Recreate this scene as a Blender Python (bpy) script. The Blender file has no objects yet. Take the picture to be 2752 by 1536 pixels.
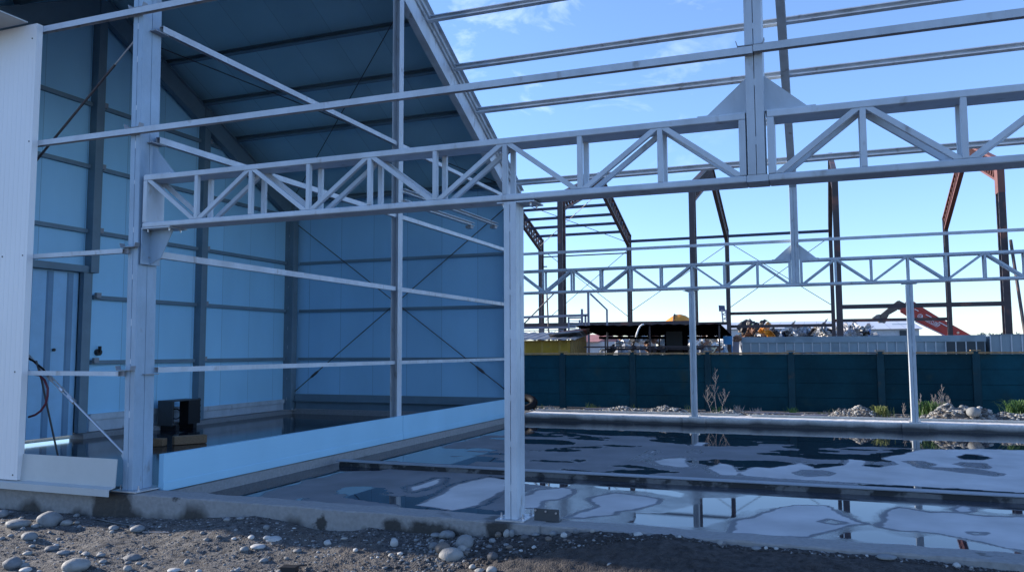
import bpy, bmesh, math, random
import numpy as np
from mathutils import Vector, Matrix, noise as mnoise

random.seed(7)
SC = bpy.context.scene
COL = SC.collection

# ------------------------------------------------------------------ camera
W0, H0 = 2752.0, 1536.0
CAM = dict(f=2157.83, yaw=0.3636, pitch=0.0802, roll=-0.004, cx=6.9594, cy=-6.7647, cz=1.5)


def cam_axes():
    y, p, r = CAM['yaw'], CAM['pitch'], CAM['roll']
    F = Vector((-math.sin(y) * math.cos(p), math.cos(y) * math.cos(p), math.sin(p)))
    R = Vector((math.cos(y), math.sin(y), 0))
    U = R.cross(F)
    c, s = math.cos(r), math.sin(r)
    return R * c + U * s, R * -s + U * c, F


CR, CU, CF = cam_axes()
CC = Vector((CAM['cx'], CAM['cy'], CAM['cz']))


def at(px, py, axis, val):
    """point of the surveyed photo on the plane axis = val (metres)"""
    d = CF + CR * ((px - W0 / 2) / CAM['f']) + CU * ((H0 / 2 - py) / CAM['f'])
    t = (val - CC[axis]) / d[axis]
    return CC + d * t


def depth_of(p):
    return (Vector(p) - CC).dot(CF)


cam_d = bpy.data.cameras.new('camera')
cam = bpy.data.objects.new('camera', cam_d)
COL.objects.link(cam)
M = Matrix((CR, CU, -CF)).transposed().to_4x4()
M.translation = CC
cam.matrix_world = M
cam_d.sensor_fit = 'HORIZONTAL'
cam_d.sensor_width = 36.0
cam_d.lens = CAM['f'] / W0 * 36.0
cam_d.clip_start = 0.05
cam_d.clip_end = 5000
SC.camera = cam

# ------------------------------------------------------------------ light
SUN_EL, SUN_AZ = math.radians(17), math.radians(2.6)      # sun low on the left (-x), a touch behind the hall
sdir = Vector((-math.cos(SUN_AZ) * math.cos(SUN_EL), math.sin(SUN_AZ) * math.cos(SUN_EL), math.sin(SUN_EL)))
sun_d = bpy.data.lights.new('sun', 'SUN')
sun_d.energy = 5.0
sun_d.angle = math.radians(0.53)
sun_d.color = (1.0, 0.90, 0.78)
sun = bpy.data.objects.new('sun', sun_d)
COL.objects.link(sun)
sun.rotation_euler = sdir.to_track_quat('Z', 'Y').to_euler()
sun.location = (-20, 3, 15)

wd = bpy.data.worlds.new('World')
SC.world = wd
wd.use_nodes = True
nt = wd.node_tree
nt.nodes.clear()
out = nt.nodes.new('ShaderNodeOutputWorld')
bg = nt.nodes.new('ShaderNodeBackground')
sky = nt.nodes.new('ShaderNodeTexSky')
sky.sky_type = 'NISHITA'
sky.sun_disc = False
sky.sun_elevation = SUN_EL
sky.sun_rotation = math.atan2(sdir.x, sdir.y)
sky.air_density = 1.0
sky.dust_density = 0.0
sky.ozone_density = 4.0
bg.inputs['Strength'].default_value = 0.15
tc = nt.nodes.new('ShaderNodeTexCoord')
# thin wisps of cloud
mp = nt.nodes.new('ShaderNodeMapping')
mp.inputs['Scale'].default_value = (4.0, 4.0, 7.5)
mp.inputs['Rotation'].default_value = (0.0, 0.35, 0.2)
nz = nt.nodes.new('ShaderNodeTexNoise')
nz.inputs['Scale'].default_value = 2.2
nz.inputs['Detail'].default_value = 9
nz.inputs['Roughness'].default_value = 0.62
nz.inputs['Distortion'].default_value = 0.6
rmp = nt.nodes.new('ShaderNodeValToRGB')
rmp.color_ramp.elements[0].position = 0.54
rmp.color_ramp.elements[1].position = 0.80
cl_dir = (at(1450, 130, 1, 100) - CC).normalized()
dt = nt.nodes.new('ShaderNodeVectorMath'); dt.operation = 'DOT_PRODUCT'
dt.inputs[1].default_value = cl_dir
mr = nt.nodes.new('ShaderNodeMapRange')
mr.inputs['From Min'].default_value = 0.965
mr.inputs['From Max'].default_value = 0.998
ml = nt.nodes.new('ShaderNodeMath'); ml.operation = 'MULTIPLY'
ml2 = nt.nodes.new('ShaderNodeMath'); ml2.operation = 'MULTIPLY'; ml2.inputs[1].default_value = 0.34
mixc = nt.nodes.new('ShaderNodeMix'); mixc.data_type = 'RGBA'
nt.links.new(tc.outputs['Generated'], mp.inputs['Vector'])
nt.links.new(mp.outputs[0], nz.inputs['Vector'])
nt.links.new(nz.outputs['Fac'], rmp.inputs[0])
nt.links.new(tc.outputs['Generated'], dt.inputs[0])
nt.links.new(dt.outputs['Value'], mr.inputs['Value'])
nt.links.new(rmp.outputs[0], ml.inputs[0])
nt.links.new(mr.outputs[0], ml.inputs[1])
nt.links.new(ml.outputs[0], ml2.inputs[0])
nt.links.new(ml2.outputs[0], mixc.inputs['Factor'])
nt.links.new(sky.outputs[0], mixc.inputs['A'])
mixc.inputs['B'].default_value = (8.5, 9.2, 10.0, 1)
tint = nt.nodes.new('ShaderNodeMix'); tint.data_type = 'RGBA'; tint.blend_type = 'MULTIPLY'
tint.inputs['Factor'].default_value = 1.0
tint.inputs['B'].default_value = (0.87, 0.885, 1.04, 1)
nt.links.new(mixc.outputs['Result'], tint.inputs['A'])
veil = nt.nodes.new('ShaderNodeMix'); veil.data_type = 'RGBA'; veil.blend_type = 'ADD'      # thin high veil of haze
veil.inputs['Factor'].default_value = 1.0
veil.inputs['B'].default_value = (0.22, 0.33, 0.52, 1)
nt.links.new(tint.outputs['Result'], veil.inputs['A'])
nt.links.new(veil.outputs['Result'], bg.inputs['Color'])
nt.links.new(bg.outputs[0], out.inputs[0])

vs = SC.view_settings
vs.view_transform = 'Standard'
vs.look = 'None'
vs.exposure = 0.9
vs.gamma = 1.0

# ------------------------------------------------------------------ materials


def nodes_of(name):
    m = bpy.data.materials.new(name)
    m.use_nodes = True
    n = m.node_tree
    b = n.nodes['Principled BSDF']
    return m, n, b


def mk(name, col, rough=0.5, metal=0.0, var=0.12, scale=6.0, bump=0.0, bscale=40.0, stretch=None, dirt=None, spec=0.5, objvar=0.06):
    """paint / stone / cloth with a little uneven tone and relief"""
    m, n, b = nodes_of(name)
    L = n.links
    t = n.nodes.new('ShaderNodeTexCoord')
    mp = n.nodes.new('ShaderNodeMapping')
    if stretch: mp.inputs['Scale'].default_value = stretch
    L.new(t.outputs['Object'], mp.inputs[0])
    z = n.nodes.new('ShaderNodeTexNoise')
    z.inputs['Scale'].default_value = scale
    z.inputs['Detail'].default_value = 6
    z.inputs['Roughness'].default_value = 0.65
    L.new(mp.outputs[0], z.inputs['Vector'])
    mr = n.nodes.new('ShaderNodeMapRange')
    mr.inputs['From Min'].default_value = 0.3
    mr.inputs['From Max'].default_value = 0.7
    mr.inputs['To Min'].default_value = 1 - var
    mr.inputs['To Max'].default_value = 1 + var
    L.new(z.outputs['Fac'], mr.inputs[0])
    mx = n.nodes.new('ShaderNodeVectorMath'); mx.operation = 'SCALE'
    mx.inputs[0].default_value = col[:3]
    oi = n.nodes.new('ShaderNodeObjectInfo')
    orr = n.nodes.new('ShaderNodeMapRange'); L.new(oi.outputs['Random'], orr.inputs[0])
    orr.inputs['To Min'].default_value = 1 - objvar; orr.inputs['To Max'].default_value = 1 + objvar
    om = n.nodes.new('ShaderNodeMath'); om.operation = 'MULTIPLY'
    L.new(mr.outputs[0], om.inputs[0]); L.new(orr.outputs[0], om.inputs[1])
    L.new(om.outputs[0], mx.inputs['Scale'])
    src = mx.outputs[0]
    if dirt:
        z2 = n.nodes.new('ShaderNodeTexNoise')
        z2.inputs['Scale'].default_value = dirt[1]
        z2.inputs['Detail'].default_value = 8
        L.new(mp.outputs[0], z2.inputs['Vector'])
        r2 = n.nodes.new('ShaderNodeMapRange')
        r2.inputs['From Min'].default_value = dirt[2]
        r2.inputs['From Max'].default_value = dirt[2] + 0.14
        L.new(z2.outputs['Fac'], r2.inputs[0])
        mm = n.nodes.new('ShaderNodeMix'); mm.data_type = 'RGBA'
        L.new(r2.outputs[0], mm.inputs['Factor'])
        L.new(src, mm.inputs['A'])
        mm.inputs['B'].default_value = (*dirt[0], 1)
        src = mm.outputs['Result']
    L.new(src, b.inputs['Base Color'])
    b.inputs['Roughness'].default_value = rough
    b.inputs['Metallic'].default_value = metal
    b.inputs['Specular IOR Level'].default_value = spec
    if bump:
        z3 = n.nodes.new('ShaderNodeTexNoise')
        z3.inputs['Scale'].default_value = bscale
        z3.inputs['Detail'].default_value = 5
        L.new(mp.outputs[0], z3.inputs['Vector'])
        bp = n.nodes.new('ShaderNodeBump')
        bp.inputs['Strength'].default_value = bump
        bp.inputs['Distance'].default_value = 0.02
        L.new(z3.outputs['Fac'], bp.inputs['Height'])
        L.new(bp.outputs[0], b.inputs['Normal'])
    return m


def panel_mat(name, col, axis, pitch, micro=0.055, rough=0.42, joint=0.012, off=0.0, mdepth=0.25):
    """coated sheet: fine ribs every few centimetres, a dark joint every panel width along one axis"""
    m, n, b = nodes_of(name)
    L = n.links
    t = n.nodes.new('ShaderNodeTexCoord')
    s = n.nodes.new('ShaderNodeSeparateXYZ')
    L.new(t.outputs['Object'], s.inputs[0])
    c = s.outputs[axis]

    def math_(op, a, bv=None):
        q = n.nodes.new('ShaderNodeMath'); q.operation = op
        if hasattr(a, 'is_output'): L.new(a, q.inputs[0])
        else: q.inputs[0].default_value = a
        if bv is not None:
            if hasattr(bv, 'is_output'): L.new(bv, q.inputs[1])
            else: q.inputs[1].default_value = bv
        return q.outputs[0]
    cj = math_('ADD', c, 100.0 + off)
    fr = math_('FRACT', math_('DIVIDE', cj, pitch))
    jd = math_('LESS_THAN', fr, joint / pitch)
    fm = math_('FRACT', math_('DIVIDE', cj, micro))
    rib = math_('SMOOTH_MIN', math_('PINGPONG', fm, 0.5), 0.12)
    z = n.nodes.new('ShaderNodeTexNoise'); z.inputs['Scale'].default_value = 1.1
    z.inputs['Detail'].default_value = 5
    mp = n.nodes.new('ShaderNodeMapping'); mp.inputs['Scale'].default_value = (1, 1, 0.4)
    L.new(t.outputs['Object'], mp.inputs[0]); L.new(mp.outputs[0], z.inputs['Vector'])
    mr = n.nodes.new('ShaderNodeMapRange')
    mr.inputs['To Min'].default_value = 0.86; mr.inputs['To Max'].default_value = 1.1
    L.new(z.outputs['Fac'], mr.inputs[0])
    sc = n.nodes.new('ShaderNodeVectorMath'); sc.operation = 'SCALE'; sc.inputs[0].default_value = col
    wn = n.nodes.new('ShaderNodeTexWhiteNoise'); wn.noise_dimensions = '1D'
    L.new(math_('FLOOR', math_('DIVIDE', cj, pitch)), wn.inputs['W'])
    pv = math_('MULTIPLY', mr.outputs[0], math_('ADD', math_('MULTIPLY', wn.outputs['Value'], 0.13), 0.935))
    L.new(pv, sc.inputs['Scale'])
    mm = n.nodes.new('ShaderNodeMix'); mm.data_type = 'RGBA'
    L.new(jd, mm.inputs['Factor']); L.new(sc.outputs[0], mm.inputs['A'])
    mm.inputs['B'].default_value = (col[0] * .62, col[1] * .62, col[2] * .65, 1)
    L.new(mm.outputs['Result'], b.inputs['Base Color'])
    bp = n.nodes.new('ShaderNodeBump'); bp.inputs['Strength'].default_value = mdepth
    bp.inputs['Distance'].default_value = 0.004
    L.new(rib, bp.inputs['Height']); L.new(bp.outputs[0], b.inputs['Normal'])
    b.inputs['Roughness'].default_value = rough
    return m


MAT = {}
MAT['steel'] = mk('grey_painted_steel', (0.47, 0.525, 0.58), 0.40, 0, 0.17, 2.2, 0.06, 60, stretch=(1.3, 1.3, 0.6), dirt=((0.25, 0.24, 0.235), 5.5, 0.62))
MAT['steel_a'] = mk('shade_toned_steel', (0.27, 0.37, 0.47), 0.42, 0, 0.17, 2.2, 0.06, 60, stretch=(1.3, 1.3, 0.6), dirt=((0.20, 0.22, 0.24), 5.5, 0.63))  # corner column's shade put into a darker, bluer copy of the steel
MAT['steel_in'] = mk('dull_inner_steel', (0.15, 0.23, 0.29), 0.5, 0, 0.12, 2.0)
MAT['steel2'] = mk('grey_primer_steel', (0.27, 0.29, 0.32), 0.5, 0, 0.12, 2.0)
MAT['galv'] = mk('galvanised_steel', (0.55, 0.57, 0.6), 0.33, 0.7, 0.15, 14)
MAT['bolt'] = mk('zinc_bolt', (0.6, 0.6, 0.62), 0.3, 0.8, 0.1, 30)
MAT['panel_x'] = panel_mat('shade_blue_cladding_back', (0.31, 0.60, 0.86), 0, 1.0, mdepth=0.6)  # blue of the shaded bay is tinted into the white sheet's colour
MAT['panel_y'] = panel_mat('shade_blue_cladding_side', (0.34, 0.67, 0.92), 1, 1.0, mdepth=0.6)  # white sheet again, with the blue of the shade in its colour
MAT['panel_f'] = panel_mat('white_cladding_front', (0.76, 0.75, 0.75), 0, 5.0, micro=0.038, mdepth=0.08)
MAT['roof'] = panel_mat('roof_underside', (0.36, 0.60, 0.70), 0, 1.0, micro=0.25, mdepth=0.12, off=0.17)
MAT['sill'] = panel_mat('shade_blue_sill_sheet', (0.33, 0.61, 0.80), 2, 3.0, micro=0.09, off=0.3, mdepth=0.5)  # white sill, its bluish shade put into the base colour
MAT['trim'] = mk('white_folded_trim', (0.46, 0.48, 0.48), 0.4, 0, 0.07, 2)
MAT['foam'] = mk('panel_edge_white', (0.7, 0.72, 0.74), 0.5)
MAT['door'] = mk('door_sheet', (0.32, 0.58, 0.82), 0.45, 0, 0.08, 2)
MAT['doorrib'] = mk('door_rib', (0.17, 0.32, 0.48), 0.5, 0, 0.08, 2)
MAT['black'] = mk('black_metal', (0.012, 0.012, 0.014), 0.5)
MAT['darkgrey'] = mk('dark_grey_metal', (0.05, 0.055, 0.06), 0.5)
MAT['rod'] = mk('dark_steel_rod', (0.07, 0.06, 0.065), 0.45, 0.2, 0.3, 6)
MAT['rubber'] = mk('rubber', (0.010, 0.009, 0.010), 0.7, spec=0.2)
MAT['hose'] = mk('dark_red_hose', (0.12, 0.022, 0.04), 0.5)
MAT['wood'] = mk('raw_timber', (0.26, 0.16, 0.085), 0.7, 0, 0.25, 8, 0.2, 30, stretch=(1, 6, 6))
MAT['fence'] = mk('fence_paint', (0.004, 0.044, 0.066), 0.7, 0, 0.35, 1.1, 0.3, 14, dirt=((0.018, 0.046, 0.050), 1.8, 0.60), spec=0.12, objvar=0.2)
MAT['fencecap'] = mk('fence_cap_concrete', (0.30, 0.20, 0.10), 0.85, 0, 0.35, 5, 0.3, 40, dirt=((0.10, 0.10, 0.10), 3, 0.55))
MAT['fencepost'] = mk('fence_post_paint', (0.006, 0.042, 0.062), 0.6, 0, 0.25, 2, 0.25, 18, dirt=((0.05, 0.055, 0.05), 3, 0.62), spec=0.2)
MAT['rustdark'] = mk('dark_brown_steel', (0.050, 0.036, 0.040), 0.55, 0, 0.3, 1.5, dirt=((0.17, 0.065, 0.045), 1.2, 0.57))
MAT['primer'] = mk('red_primer_steel', (0.17, 0.062, 0.045), 0.55, 0, 0.2, 1.5)
MAT['frameblue'] = mk('dark_blue_steel', (0.030, 0.045, 0.10), 0.5, 0, 0.2, 1.5)
MAT['yellow'] = mk('yellow_sheet', (0.36, 0.22, 0.008), 0.5, 0, 0.2, 2, dirt=((0.30, 0.2, 0.03), 2, 0.6))
MAT['ochre'] = mk('ochre_sheet', (0.22, 0.14, 0.035), 0.55, 0, 0.2, 2)
MAT['roofgrey'] = mk('weathered_roof_sheet', (0.26, 0.26, 0.27), 0.55, 0.2, 0.3, 2, dirt=((0.12, 0.11, 0.11), 3, 0.55))
MAT['tarblack'] = mk('black_roof_sheet', (0.003, 0.003, 0.005), 0.95, spec=0.0)
MAT['container'] = mk('blue_grey_container', (0.25, 0.32, 0.36), 0.5, 0.1, 0.15, 0.6, dirt=((0.14, 0.19, 0.22), 0.9, 0.55))
MAT['container_d'] = mk('dark_container_panel', (0.035, 0.05, 0.06), 0.5, 0.1, 0.15, 0.6)
MAT['rib'] = mk('pale_container_rib', (0.5, 0.52, 0.53), 0.5)
MAT['red'] = mk('red_machine_paint', (0.44, 0.045, 0.03), 0.4, 0, 0.15, 1.0)
MAT['arm'] = mk('worn_brown_arm', (0.13, 0.105, 0.085), 0.6, 0.2, 0.25, 2)
MAT['clay'] = mk('grey_grab_steel', (0.22, 0.2, 0.19), 0.6, 0.2, 0.3, 4)
MAT['white'] = mk('white_paint', (0.8, 0.8, 0.8), 0.5)
MAT['orange'] = mk('orange_paint', (0.70, 0.27, 0.03), 0.45, 0, 0.2, 2)
MAT['blue'] = mk('bright_blue_sheet', (0.06, 0.30, 0.62), 0.5, 0, 0.12, 2)
MAT['pink'] = mk('faded_red_tiles', (0.40, 0.17, 0.15), 0.7, 0, 0.25, 3)
MAT['house'] = mk('house_plaster', (0.60, 0.58, 0.58), 0.8, 0, 0.15, 1)
MAT['warehouse'] = panel_mat('warehouse_sheet', (0.55, 0.58, 0.62), 0, 1.2, micro=0.4, rough=0.5, joint=0.05)
MAT['warehouse2'] = mk('warehouse_wall', (0.50, 0.55, 0.60), 0.55)
MAT['lavender'] = mk('faded_grey_beam', (0.24, 0.23, 0.28), 0.5, 0, 0.2, 2)
MAT['twig'] = mk('dry_stalk', (0.36, 0.32, 0.30), 0.8, 0, 0.25, 10)
MAT['grass'] = mk('green_grass', (0.055, 0.13, 0.025), 0.55, 0, 0.4, 3)
MAT['grass2'] = mk('yellow_green_grass', (0.12, 0.15, 0.035), 0.6, 0, 0.4, 3)
MAT['leaf'] = mk('leaf_green', (0.06, 0.11, 0.025), 0.6, 0, 0.4, 2)
MAT['leaf_haze'] = mk('hazed_leaf_green', (0.17, 0.20, 0.18), 0.7, 0, 0.3, 0.6)  # distance haze is put into the leaf colour
MAT['bark'] = mk('bark', (0.12, 0.09, 0.06), 0.9)
STONES = []
for i, c in enumerate([(0.20, 0.21, 0.215), (0.15, 0.155, 0.16), (0.27, 0.265, 0.25), (0.085, 0.085, 0.088), (0.40, 0.40, 0.39), (0.15, 0.125, 0.105)]):
    STONES.append(mk('river_stone', c, 0.75, 0, 0.16, 9, 0.25, 55, dirt=((c[0] * .6, c[1] * .58, c[2] * .55), 6, 0.6)))
SCRAP = [mk('scrap_' + nm, c, r, mt, 0.3, 2.5) for nm, c, r, mt in [
    ('silver', (0.45, 0.45, 0.46), 0.4, 0.5), ('white', (0.7, 0.7, 0.69), 0.45, 0), ('dark', (0.035, 0.033, 0.035), 0.5, 0.2),
    ('rust', (0.20, 0.10, 0.06), 0.7, 0.1), ('blue', (0.06, 0.12, 0.28), 0.45, 0.1), ('grey', (0.22, 0.23, 0.24), 0.5, 0.3),
    ('cream', (0.62, 0.55, 0.38), 0.5, 0), ('tan', (0.42, 0.30, 0.20), 0.6, 0)]]


def concrete(name, col, dark, stain=0.58, zlo=None, zhi=None, blocks=()):
    """cast concrete, pitted, with damp tide marks that climb from the foot"""
    m, n, b = nodes_of(name)
    L = n.links
    t = n.nodes.new('ShaderNodeTexCoord')
    z = n.nodes.new('ShaderNodeTexNoise'); z.inputs['Scale'].default_value = 2.3; z.inputs['Detail'].default_value = 10
    z.inputs['Roughness'].default_value = 0.6
    L.new(t.outputs['Object'], z.inputs['Vector'])
    z2 = n.nodes.new('ShaderNodeTexNoise'); z2.inputs['Scale'].default_value = 26; z2.inputs['Detail'].default_value = 6
    L.new(t.outputs['Object'], z2.inputs['Vector'])
    s = n.nodes.new('ShaderNodeSeparateXYZ'); L.new(t.outputs['Object'], s.inputs[0])
    wet = n.nodes.new('ShaderNodeMapRange')
    L.new(z.outputs['Fac'], wet.inputs[0])
    wet.inputs['From Min'].default_value = stain; wet.inputs['From Max'].default_value = stain + 0.05
    fac = wet.outputs[0]
    if zlo is not None:
        # tide line: height of the damp follows a noise along the wall
        zt = n.nodes.new('ShaderNodeTexNoise'); zt.inputs['Scale'].default_value = 1.7; zt.inputs['Detail'].default_value = 3
        mp = n.nodes.new('ShaderNodeMapping'); mp.inputs['Scale'].default_value = (1, 1, 0.35)
        L.new(t.outputs['Object'], mp.inputs[0]); L.new(mp.outputs[0], zt.inputs['Vector'])
        hh = n.nodes.new('ShaderNodeMapRange'); L.new(zt.outputs['Fac'], hh.inputs[0])
        hh.inputs['From Min'].default_value = 0.40; hh.inputs['From Max'].default_value = 0.66
        hh.inputs['To Min'].default_value = zlo; hh.inputs['To Max'].default_value = zhi
        df = n.nodes.new('ShaderNodeMath'); df.operation = 'SUBTRACT'
        L.new(hh.outputs[0], df.inputs[0]); L.new(s.outputs[2], df.inputs[1])
        sm = n.nodes.new('ShaderNodeMapRange'); L.new(df.outputs[0], sm.inputs[0])
        sm.inputs['From Min'].default_value = -0.03; sm.inputs['From Max'].default_value = 0.09
        mxx = n.nodes.new('ShaderNodeMath'); mxx.operation = 'MAXIMUM'
        L.new(fac, mxx.inputs[0]); L.new(sm.outputs[0], mxx.inputs[1])
        fac = mxx.outputs[0]
    for bx0, bx1, bz in blocks:                             # dark patches with wavering edges over set stretches of the wall
        def mth(op, a_, b_):
            q_ = n.nodes.new('ShaderNodeMath'); q_.operation = op
            for i_, v_ in enumerate((a_, b_)):
                if hasattr(v_, 'is_output'): L.new(v_, q_.inputs[i_])
                else: q_.inputs[i_].default_value = v_
            return q_.outputs[0]
        wob = mth('MULTIPLY', mth('SUBTRACT', z.outputs['Fac'], 0.5), 0.5)
        xx = mth('ADD', s.outputs[0], wob)
        dd_ = mth('MINIMUM', mth('MINIMUM', mth('SUBTRACT', xx, bx0), mth('SUBTRACT', bx1, xx)), mth('SUBTRACT', mth('ADD', wob, bz), s.outputs[2]))
        sm_ = n.nodes.new('ShaderNodeMapRange'); L.new(dd_, sm_.inputs[0])
        sm_.inputs['From Min'].default_value = -0.02; sm_.inputs['From Max'].default_value = 0.05
        fac = mth('MAXIMUM', fac, sm_.outputs[0])
    tone = n.nodes.new('ShaderNodeMapRange'); L.new(z2.outputs['Fac'], tone.inputs[0])
    tone.inputs['To Min'].default_value = 0.7; tone.inputs['To Max'].default_value = 1.25
    sc = n.nodes.new('ShaderNodeVectorMath'); sc.operation = 'SCALE'; sc.inputs[0].default_value = col
    L.new(tone.outputs[0], sc.inputs['Scale'])
    mm = n.nodes.new('ShaderNodeMix'); mm.data_type = 'RGBA'
    L.new(fac, mm.inputs['Factor']); L.new(sc.outputs[0], mm.inputs['A']); mm.inputs['B'].default_value = (*dark, 1)
    L.new(mm.outputs['Result'], b.inputs['Base Color'])
    rr = n.nodes.new('ShaderNodeMapRange'); L.new(fac, rr.inputs[0])
    rr.inputs['To Min'].default_value = 0.88; rr.inputs['To Max'].default_value = 0.55
    L.new(rr.outputs[0], b.inputs['Roughness'])
    bp = n.nodes.new('ShaderNodeBump'); bp.inputs['Strength'].default_value = 0.5; bp.inputs['Distance'].default_value = 0.012
    L.new(z2.outputs['Fac'], bp.inputs['Height']); L.new(bp.outputs[0], b.inputs['Normal'])
    return m


MAT['kerb'] = concrete('kerb_concrete', (0.27, 0.265, 0.26), (0.03, 0.03, 0.03), 0.64, -0.31, -0.055, ((-0.50, 0.10, 0.05), (3.15, 4.10, -0.07), (4.12, 4.45, 0.03)))
MAT['kerbin'] = concrete('inner_kerb_concrete', (0.26, 0.27, 0.28), (0.06, 0.07, 0.075), 0.66, -0.40, -0.16)
MAT['kerbfar'] = concrete('far_kerb_concrete', (0.72, 0.70, 0.67), (0.05, 0.052, 0.056), 0.72, -0.05, -0.012)  # sunlit top and shaded, wet face are both put into the colours
MAT['mortar'] = concrete('mortar', (0.22, 0.21, 0.20), (0.05, 0.05, 0.05), 0.60)


def slab_material():
    m, n, b = nodes_of('wet_concrete_floor')
    L = n.links
    a = n.nodes.new('ShaderNodeAttribute'); a.attribute_name = 'wet'
    t = n.nodes.new('ShaderNodeTexCoord')
    z = n.nodes.new('ShaderNodeTexNoise'); z.inputs['Scale'].default_value = 1.6; z.inputs['Detail'].default_value = 8
    L.new(t.outputs['Object'], z.inputs['Vector'])
    z2 = n.nodes.new('ShaderNodeTexNoise'); z2.inputs['Scale'].default_value = 9; z2.inputs['Detail'].default_value = 8
    L.new(t.outputs['Object'], z2.inputs['Vector'])
    ad = n.nodes.new('ShaderNodeMath'); ad.operation = 'MULTIPLY_ADD'
    L.new(z2.outputs['Fac'], ad.inputs[0]); ad.inputs[1].default_value = 0.10
    L.new(a.outputs['Fac'], ad.inputs[2])
    cr = n.nodes.new('ShaderNodeValToRGB')
    e = cr.color_ramp.elements
    e[0].position = 0.16; e[0].color = (0.56, 0.545, 0.53, 1)
    e[1].position = 0.27; e[1].color = (0.23, 0.235, 0.245, 1)
    q = cr.color_ramp.elements.new(0.46); q.color = (0.19, 0.195, 0.205, 1)
    q = cr.color_ramp.elements.new(0.62); q.color = (0.055, 0.062, 0.075, 1)
    q = cr.color_ramp.elements.new(0.90); q.color = (0.024, 0.030, 0.040, 1)
    L.new(ad.outputs[0], cr.inputs[0])
    tone = n.nodes.new('ShaderNodeMapRange'); L.new(z.outputs['Fac'], tone.inputs[0])
    tone.inputs['From Min'].default_value = 0.3; tone.inputs['From Max'].default_value = 0.7
    tone.inputs['To Min'].default_value = 0.85; tone.inputs['To Max'].default_value = 1.15
    sc = n.nodes.new('ShaderNodeVectorMath'); sc.operation = 'SCALE'
    L.new(cr.outputs[0], sc.inputs[0]); L.new(tone.outputs[0], sc.inputs['Scale'])
    L.new(sc.outputs[0], b.inputs['Base Color'])
    rr = n.nodes.new('ShaderNodeValToRGB')
    e = rr.color_ramp.elements
    e[0].position = 0.16; e[0].color = (0.92, 0.92, 0.92, 1)
    e[1].position = 0.30; e[1].color = (0.66, 0.66, 0.66, 1)
    q = rr.color_ramp.elements.new(0.46); q.color = (0.5, 0.5, 0.5, 1)
    q = rr.color_ramp.elements.new(0.62); q.color = (0.20, 0.20, 0.20, 1)
    q = rr.color_ramp.elements.new(0.74); q.color = (0.02, 0.02, 0.02, 1)
    L.new(ad.outputs[0], rr.inputs[0])
    L.new(rr.outputs[0], b.inputs['Roughness'])
    bs = n.nodes.new('ShaderNodeMapRange'); L.new(ad.outputs[0], bs.inputs[0])
    bs.inputs['From Min'].default_value = 0.2; bs.inputs['From Max'].default_value = 0.72
    bs.inputs['To Min'].default_value = 0.30; bs.inputs['To Max'].default_value = 0.004
    z3 = n.nodes.new('ShaderNodeTexNoise'); z3.inputs['Scale'].default_value = 55; z3.inputs['Detail'].default_value = 4
    L.new(t.outputs['Object'], z3.inputs['Vector'])
    bp = n.nodes.new('ShaderNodeBump'); bp.inputs['Distance'].default_value = 0.006
    L.new(bs.outputs[0], bp.inputs['Strength']); L.new(z3.outputs['Fac'], bp.inputs['Height'])
    L.new(bp.outputs[0], b.inputs['Normal'])
    sp = n.nodes.new('ShaderNodeMapRange'); L.new(ad.outputs[0], sp.inputs[0])
    sp.inputs['From Min'].default_value = 0.40; sp.inputs['From Max'].default_value = 0.75
    sp.inputs['To Min'].default_value = 0.06; sp.inputs['To Max'].default_value = 0.5
    L.new(sp.outputs[0], b.inputs['Specular IOR Level'])
    b.inputs['IOR'].default_value = 1.38
    return m


MAT['slab'] = slab_material()


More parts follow.
